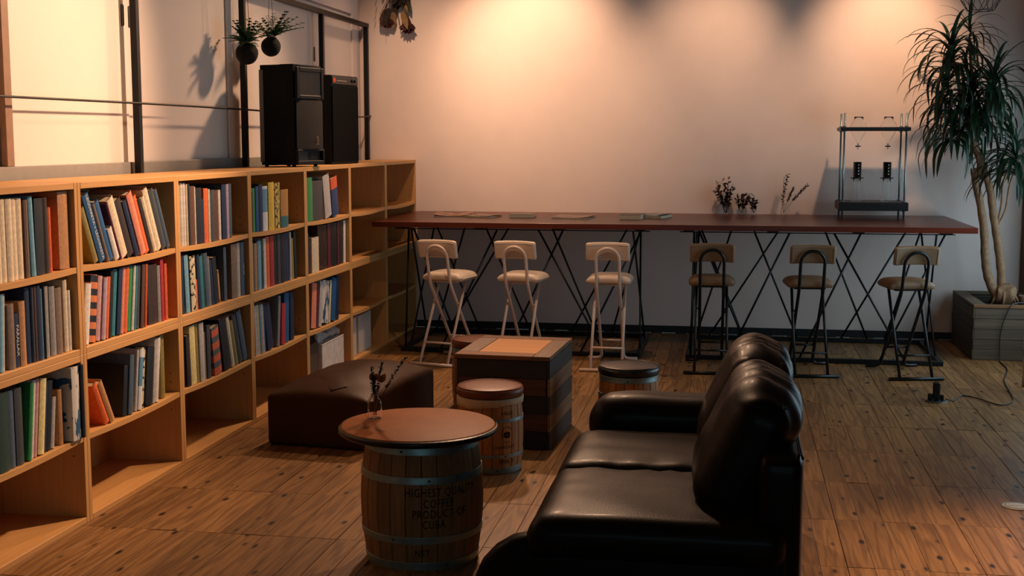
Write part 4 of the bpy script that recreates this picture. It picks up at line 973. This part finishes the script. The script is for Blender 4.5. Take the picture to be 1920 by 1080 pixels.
for sx in (-1, 1):
    x = sx*.115; y = -.02
    o_ = [(r, z) for r, z in bulb]; prf = o_+[(max(r-.0018, .003), z) for r, z in o_[::-1]]
    b = MB().lathe(prf, 28, x, y, closed=True).build('water_bulb', GLT, dt)
    MB().tube([(x, y, .585), (x, y, .545)], .0035, 8).build('drip_tip', M_ROD, dt)
    MB().tube([(x-.02, y, .57), (x+.02, y, .57)], .005, 8).build('valve', M_BLACKSTEEL, dt)
    MB().lathe([(.0, .3165), (.036, .3165), (.040, .32), (.032, .325), (.032, .445), (.029, .445), (.029, .335), (0, .335)], 24, x, y).build('coffee_cup', plain('dripper_cup_black', '0e1213', .35), dt)
    MB().tube([(x-.05, y, .318), (x+.05, y, .318)], .004, 6).build('cup_handle', M_BLACKSTEEL, dt)
    scale_ = MB()
    for q in range(4): scale_.box(x+.004, x+.012, y-.0335, y-.0318, .345+.024*q, .355+.024*q)
    scale_.build('gauge_marks', plain('gauge_white', 'c8c8bc', .5), dt)
    pr = [(0, .1335)]+fl_; L = pr+[(max(r-.002, 0), z+(.003 if z < .15 else 0)) for r, z in pr[::-1]]; L[-1] = (0, .137)
    MB().lathe(L, 28, x, y).build('carafe', GLT, dt)

# vase on barrel table
bvz = .5352
bv_ = vase((BT[0]-.216, BT[1]+.085, bvz), [(.026, 0), (.029, .003), (.0295, .06), (.027, .070), (.016, .080), (.0155, .094), (.018, .098)], 'clear glass bottle with dried sprigs on the barrel table', name='bottle_vase')
M_LAV = plain('lavender_dark', '1d2a30', .85, var=.3)
for i, (tx, ty, tz) in enumerate(((-.012, 0, .205), (.025, .02, .225), (.125, .03, .245), (.0, -.01, .17))):
    m = MB(); rg = random.Random(i+8); base = Vector((.004*(i-1.5), 0, .01)); mid = Vector((tx*.25, ty*.3, .115)) if i != 2 else Vector((.04, .0, .135)); tip = Vector((tx, ty, tz))
    P = lambda t: (1-t)**2*base+2*t*(1-t)*mid+t*t*tip
    m.tube([P(k/10) for k in range(11)], .0013, 5)
    for k in range(80):
        t = .45+.55*k/80; o_ = Vector((rg.uniform(-1, 1), rg.uniform(-1, 1), rg.uniform(-.3, 1))); leaf_strip(m, P(t), o_, (.3, .3, 1), .016, .004, .0, 2)
    m.build('sprig', M_LAV, bv_)
for i, (px, pz, s) in enumerate(((.028, .16, 1), (-.004, .165, .8))):
    m = MB()
    for k in range(8):
        a = k*2*PI/8; leaf_strip(m, (px, 0, pz-.012), (math.cos(a)*.55, math.sin(a)*.5, .8), (math.cos(a+1.5), math.sin(a+1.5), .2), .034*s, .011, -.004, 4)
    m.tube([(.002, 0, .02), (px*.5, 0, .1), (px, 0, pz-.01)], .0014, 5); m.build('flower', plain('dried_flower_orange', '9a5a24', .7, var=.2), bv_)
m = MB(); m.tube(bend([(-.029, -.004, .055), (-.040, -.004, .045), (-.041, -.004, .012), (-.030, -.006, .001)], .012), .0008, 5); m.build('wire_loop', M_BLACKSTEEL, bv_)

# ================================================================ PLANTER AND DRACAENA
PX0, PX1, PY0, PY1, PZ = 1.805, 2.40, 9.97, 10.90, .42
pn = thing('planter', 'weathered wooden plank planter box at the right wall', 'planter', ((PX0+PX1)/2, (PY0+PY1)/2, 0))
PO = ((PX0+PX1)/2, (PY0+PY1)/2, 0)
M_PLK = wood('planter_plank', '3a3228', '6b5c48', 'x', .7, 7, 60, rnd=.25, ringmix=.4); M_PLK2 = wood('planter_plank_side', '3a3228', '6b5c48', 'y', .7, 7, 60, rnd=.25, ringmix=.4)
prg = random.Random(8)
for i in range(5):
    z0, z1 = .002+.0785*i, .002+.0785*(i+1)-.002; j = prg.uniform(0, .005)
    MB().bbox(PX0+.012, PX1, PY0+j, PY0+.025, z0, z1, .002).build('plank', M_PLK, pn, off=PO)
    MB().bbox(PX0+.012, PX1, PY1-.025, PY1, z0, z1, .002).build('plank', M_PLK, pn, off=PO)
    MB().bbox(PX0+j, PX0+.011, PY0, PY1, z0, z1, .002).build('plank', M_PLK2, pn, off=PO)
    MB().bbox(PX1-.011, PX1, PY0+.026, PY1-.026, z0, z1, .002).build('plank', M_PLK2, pn, off=PO)
M_RIM = wood('planter_rim', '5a3c22', '8a6238', 'x', .6, 7, 60, rnd=.2)
MB().bbox(PX0, PX1, PY0-.004, PY0+.05, .396, PZ, .003).build('rim_board', M_RIM, pn, off=PO)
MB().bbox(PX0, PX1, PY1-.05, PY1, .396, PZ, .003).build('rim_board', M_PLK, pn, off=PO)
MB().bbox(PX0, PX0+.10, PY0+.051, PY1-.051, .396, PZ, .003).build('rim_board', M_PLK2, pn, off=PO)
MB().bbox(PX0+.013, PX1-.013, PY0+.03, PY1-.03, .33, .375, .01).build('soil', plain('potting_soil', '15100c', .95, var=.4, scale=50, bump=1, bscale=60), pn, off=PO)
cp = thing('plant_cup', 'small brown clay cup standing in the planter beside the trunk', 'cup', (2.225, 10.29, .3755))
MB().lathe([(0, 0), (.030, 0), (.034, .07), (.036, .085), (.033, .085), (.030, .012), (0, .01)], 24).build('cup_body', plain('clay_cup', '6e5038', .7, var=.15), cp)
tag(MB().bbox(-.04, .04, -.03, .03, 0, .045, .012).build('adapter_block', M_BLACKSTEEL, None, (2.33, 10.19, .3755)), 'small black plug adapter in the planter beside the cup', 'adapter')

dr = thing('dracaena', 'tall dracaena with drooping dark leaves in the wooden planter', 'plant', (2.09, 10.45, .3755))
DO = (2.09, 10.45, .3755)
M_BARK = plain('dracaena_bark', '7a5a3c', .75, var=.25, scale=30, bump=.5, bscale=60)
M_LEAF = plain('dracaena_leaf', '14301c', .42, var=.35, scale=9, spec=.5)
def trunk(pts, r0, r1, n=10, name='trunk'):
    pts = [Vector(p) for p in pts]; sm_ = []
    for i in range(len(pts)-1):
        p0 = pts[max(i-1, 0)]; p1 = pts[i]; p2 = pts[i+1]; p3 = pts[min(i+2, len(pts)-1)]
        for k in range(6):
            t = k/6; sm_.append(.5*((2*p1)+(-p0+p2)*t+(2*p0-5*p1+4*p2-p3)*t*t+(-p0+3*p1-3*p2+p3)*t**3))
    sm_.append(pts[-1]); N = len(sm_)
    MB().tube(sm_, [(r0+(r1-r0)*i/(N-1))*(1+.06*math.sin(i*1.9)) for i in range(N)], n).build(name, M_BARK, dr, off=DO)
MB().rbox((.16, .15, .17), .06, 8, lambda p: p+noise.noise_vector(p*16)*.022, Matrix.Translation((2.115, 10.44, .44))).build('root_knot', M_BARK, dr, off=DO)
for a in range(7): MB().tube([(2.115+.06*math.cos(a*.9), 10.44+.06*math.sin(a*.9), .47), (2.115+.115*math.cos(a*.9), 10.44+.10*math.sin(a*.9), .375)], [.018, .008], 6).build('root', M_BARK, dr, off=DO)
trunk([(2.075, 10.44, .40), (2.0, 10.44, .55), (1.965, 10.44, .70), (1.945, 10.45, .95), (1.90, 10.45, 1.20), (1.872, 10.45, 1.30), (1.85, 10.45, 1.43)], .036, .026)
trunk([(2.10, 10.47, .42), (2.09, 10.47, .62), (2.055, 10.47, .85), (2.01, 10.46, 1.08), (1.975, 10.46, 1.28), (1.90, 10.45, 1.48), (1.84, 10.44, 1.62), (1.80, 10.44, 1.80)], .034, .024)
trunk([(1.868, 10.44, 1.28), (1.885, 10.44, 1.40), (1.882, 10.44, 1.50), (1.83, 10.43, 1.64)], .018, .018)
trunk([(1.80, 10.44, 1.78), (1.74, 10.43, 1.95), (1.70, 10.42, 2.12), (1.655, 10.42, 2.28)], .020, .013, name='branch')
trunk([(1.80, 10.44, 1.78), (1.82, 10.46, 2.0), (1.80, 10.47, 2.25), (1.785, 10.47, 2.43)], .018, .010, name='branch')
trunk([(1.82, 10.44, 1.70), (1.90, 10.46, 1.85), (1.96, 10.47, 2.03)], .018, .012, name='branch')
trunk([(1.84, 10.43, 1.60), (1.74, 10.40, 1.66), (1.69, 10.38, 1.73)], .014, .010, name='branch')
trunk([(2.045, 10.46, .99), (2.065, 10.44, 1.15), (2.07, 10.43, 1.32), (2.13, 10.42, 1.50)], .008, .010, name='branch')
trunk([(2.05, 10.46, .99), (2.10, 10.45, 1.12), (2.12, 10.44, 1.30), (2.17, 10.43, 1.47)], .007, .009, name='branch')
# leaf meshes: a folded strap that rises and droops
LEAVES = []
for q in range(8):
    up = [.95, .7, .45, .2, 1.2, -.1, .55, .3][q]; dr_ = [.55, .7, .62, .5, .35, .42, .85, .8][q]; m = MB(); vs = []; n = 10; p = Vector((0, 0, 0)); an = up
    for i in range(n+1):
        t = i/n; wd = .0135*min(1, .5+t*2.2)*(1-t**2.4)**.6+.0006
        nrm = Vector((-math.sin(an), 0, math.cos(an)))
        vs += [p+Vector((0, -wd, 0))+nrm*wd*.35, p, p+Vector((0, wd, 0))+nrm*wd*.35]
        p = p+Vector((math.cos(an), 0, math.sin(an)))*(1/n)*.42; an -= dr_*.30*(1+t*.5) if an > -1.45 else 0
    fs = []
    for i in range(n):
        for s in (0, 1): fs.append((3*i+s, 3*i+s+1, 3*i+3+s+1, 3*i+3+s))
    m._add(vs, fs, True); LEAVES.append(m.mesh('leaf', M_LEAF))
rg = random.Random(21); nleaf = 0; mass = MB()
for (x, y, z, n, sc) in ((1.782, 10.47, 2.47, 26, .8), (1.645, 10.42, 2.32, 56, 1.12), (1.97, 10.45, 2.07, 60, 1.12), (1.68, 10.36, 1.76, 56, 1.1), (2.17, 10.40, 1.52, 60, 1.1), (1.80, 10.44, 2.0, 60, 1.1), (1.90, 10.38, 1.82, 50, 1.05), (1.62, 10.40, 2.06, 40, 1.0)):
    for i in range(n):
        a = i*2.39996+rg.uniform(-.25, .25); u = i/n
        q = rg.choice([4, 0, 0] if u < .12 else ([0, 1, 6] if u < .4 else ([1, 2, 7, 6] if u < .7 else [2, 3, 5, 7])))
        if y+.42*sc*math.sin(a) > YW-.05: a = -a
        if x+.40*sc*math.cos(a) > XR-.03: a = PI-a
        s = sc*rg.uniform(.75, 1.12); sw = s*rg.uniform(.9, 1.3); loc = Vector((x-DO[0]+rg.uniform(-.01, .01), y-DO[1]+rg.uniform(-.01, .01), z-DO[2]+.05-.2*u)); loc.x = min(loc.x, .06); rt = (0, rg.uniform(-.15, .15), a)
        if i % 4 != 3 and nleaf < 300:
            o = link('leaf', LEAVES[q], dr, loc, rt); o.scale = (s, sw, s); nleaf += 1
        else:
            Mt = Matrix.LocRotScale(loc, Euler(rt), Vector((s, sw, s))); mass._add([Mt @ v.co for v in LEAVES[q].vertices], [tuple(p.vertices) for p in LEAVES[q].polygons], True)
tag(mass.build('leaf_mass', M_LEAF, dr), None, None, kind='stuff')
# pendant wire lamp above the plant
wp = thing('wire_pendant', 'black geometric wire pendant shade hanging above the plant', 'pendant lamp', (1.79, 10.10, 2.60))
def ringp(n, r, z, ph=0): return [Vector((r*math.cos(2*PI*i/n+ph), r*math.sin(2*PI*i/n+ph), z)) for i in range(n)]
r0, r1, r2 = ringp(8, .095, 0), ringp(8, .165, .115, PI/8), ringp(8, .12, .26)
wire = MB()
for rr in (r0, r1, r2): wire.tube(rr, .0028, 5, closed=True)
for i in range(8):
    for a, b in ((r0[i], r1[i]), (r0[i], r1[i-1]), (r1[i], r2[i]), (r1[i], r2[(i+1) % 8])): wire.tube([a, b], .0024, 5)
wire.build('wire_cage', M_BLACKSTEEL, wp)
MB().tube([(0, 0, .26), (0, 0, ZC-2.6)], .004, 6).build('cord', M_BLACKSTEEL, wp); MB().lathe([(.0, .20), (.02, .2), (.02, .26), (0, .27)], 12).build('socket', M_BLACKSTEEL, wp)
for i in range(4): wire2 = MB().tube([r2[i*2], Vector((0, 0, .262))], .002, 5).build('spoke', M_BLACKSTEEL, wp)

# ================================================================ FLOOR OUTLET, CABLE, DISC, CHAIR FOOT
ou = thing('floor_outlet', 'black plug standing in a round floor outlet near the bar', 'outlet', (1.305, 8.33, 0))
MB().lathe([(0, .001), (.070, .001), (.070, .004), (.062, .007), (0, .007)], 36).build('cover_plate', plain('outlet_steel', '5a5f5c', .35, .8), ou)
MB().bbox(-.022, .022, -.018, .018, .0075, .125, .008).build('plug_tower', M_BLACKSTEEL, ou)
MB().bbox(-.052, -.024, -.012, .012, .0075, .050, .005).bbox(.024, .046, -.012, .012, .0075, .045, .005).build('plug', M_BLACKSTEEL, ou)
cpts = [(1.36, 8.33, .02), (1.41, 8.34, .006), (1.46, 8.45, .006), (1.50, 8.52, .006), (1.58, 8.44, .006), (1.64, 8.30, .006), (1.70, 8.26, .006), (1.79, 8.42, .006), (1.83, 8.75, .006), (1.87, 9.10, .006), (1.945, 9.40, .006), (1.985, 9.60, .006), (1.995, 9.90, .006), (2.003, 9.952, .05), (2.0, 9.955, .18), (2.02, 9.952, .30), (2.06, 9.955, .40), (2.09, 9.98, .428), (2.18, 10.07, .43), (2.29, 10.13, .40)]
P_ = [Vector(p) for p in cpts]; sm_ = []
for i in range(len(P_)-1):
    p0, p1, p2, p3 = P_[max(i-1, 0)], P_[i], P_[i+1], P_[min(i+2, len(P_)-1)]
    for k in range(6):
        t = k/6; q = .5*((2*p1)+(-p0+p2)*t+(2*p0-5*p1+4*p2-p3)*t*t+(-p0+3*p1-3*p2+p3)*t**3); q.z = max(q.z, .0055); sm_.append(q)
tag(MB().tube(sm_, .0042, 6).build('power_cable', plain('cable_black', '08090a', .5), None), 'thin black cable from the floor outlet up over the planter', 'cable')
fd_ = thing('floor_disc', 'round grey metal floor socket cover at the right edge', 'floor socket', (1.30, 5.955, 0))
MB().lathe([(0, .001), (.062, .001), (.064, .003), (.058, .0065), (0, .0065)], 40).build('cover_plate', plain('disc_grey', 'b4bcb8', .6, 0.), fd_)
MB().bbox(-.028, .028, -.006, .006, .0066, .0085, .001).build('latch', plain('disc_latch', 'c8cdc8', .5, 0.), fd_)
MB().lathe([(.048, .0066), (.050, .0082), (.052, .0066)], 40, closed=True).build('ring', plain('disc_ring', '6f7876', .5, 0.), fd_)
cf = thing('chair_foot', 'shiny chrome chair foot at the right picture edge', 'chair', (1.958, 8.60, 0))
MB().tube(bend([(.30, .02, .45), (.03, .0, .42), (.0, 0, .04)], .05), .011, 10).build('leg', plain('chrome_tube', 'c8ccd0', .12, 1., var=.02), cf)
MB().lathe([(0, 0), (.017, 0), (.018, .012), (.014, .05), (0, .052)], 16).build('rubber_foot', plain('rubber_dark', '15181a', .5), cf)
MB().tube([(.30, .02, .0), (.30, .02, .45)], .011, 10).build('leg', MATS['chrome_tube'], cf); MB().rbox((.34, .36, .05), .02, 5, None, Matrix.Translation((.17, .17, .475))).build('seat', M_BKLEA, cf)
MB().tube([(.0, .33, .0), (.0, .33, .45)], .011, 10).build('leg', MATS['chrome_tube'], cf); MB().tube([(.30, .33, .0), (.30, .33, .45)], .011, 10).build('leg', MATS['chrome_tube'], cf)
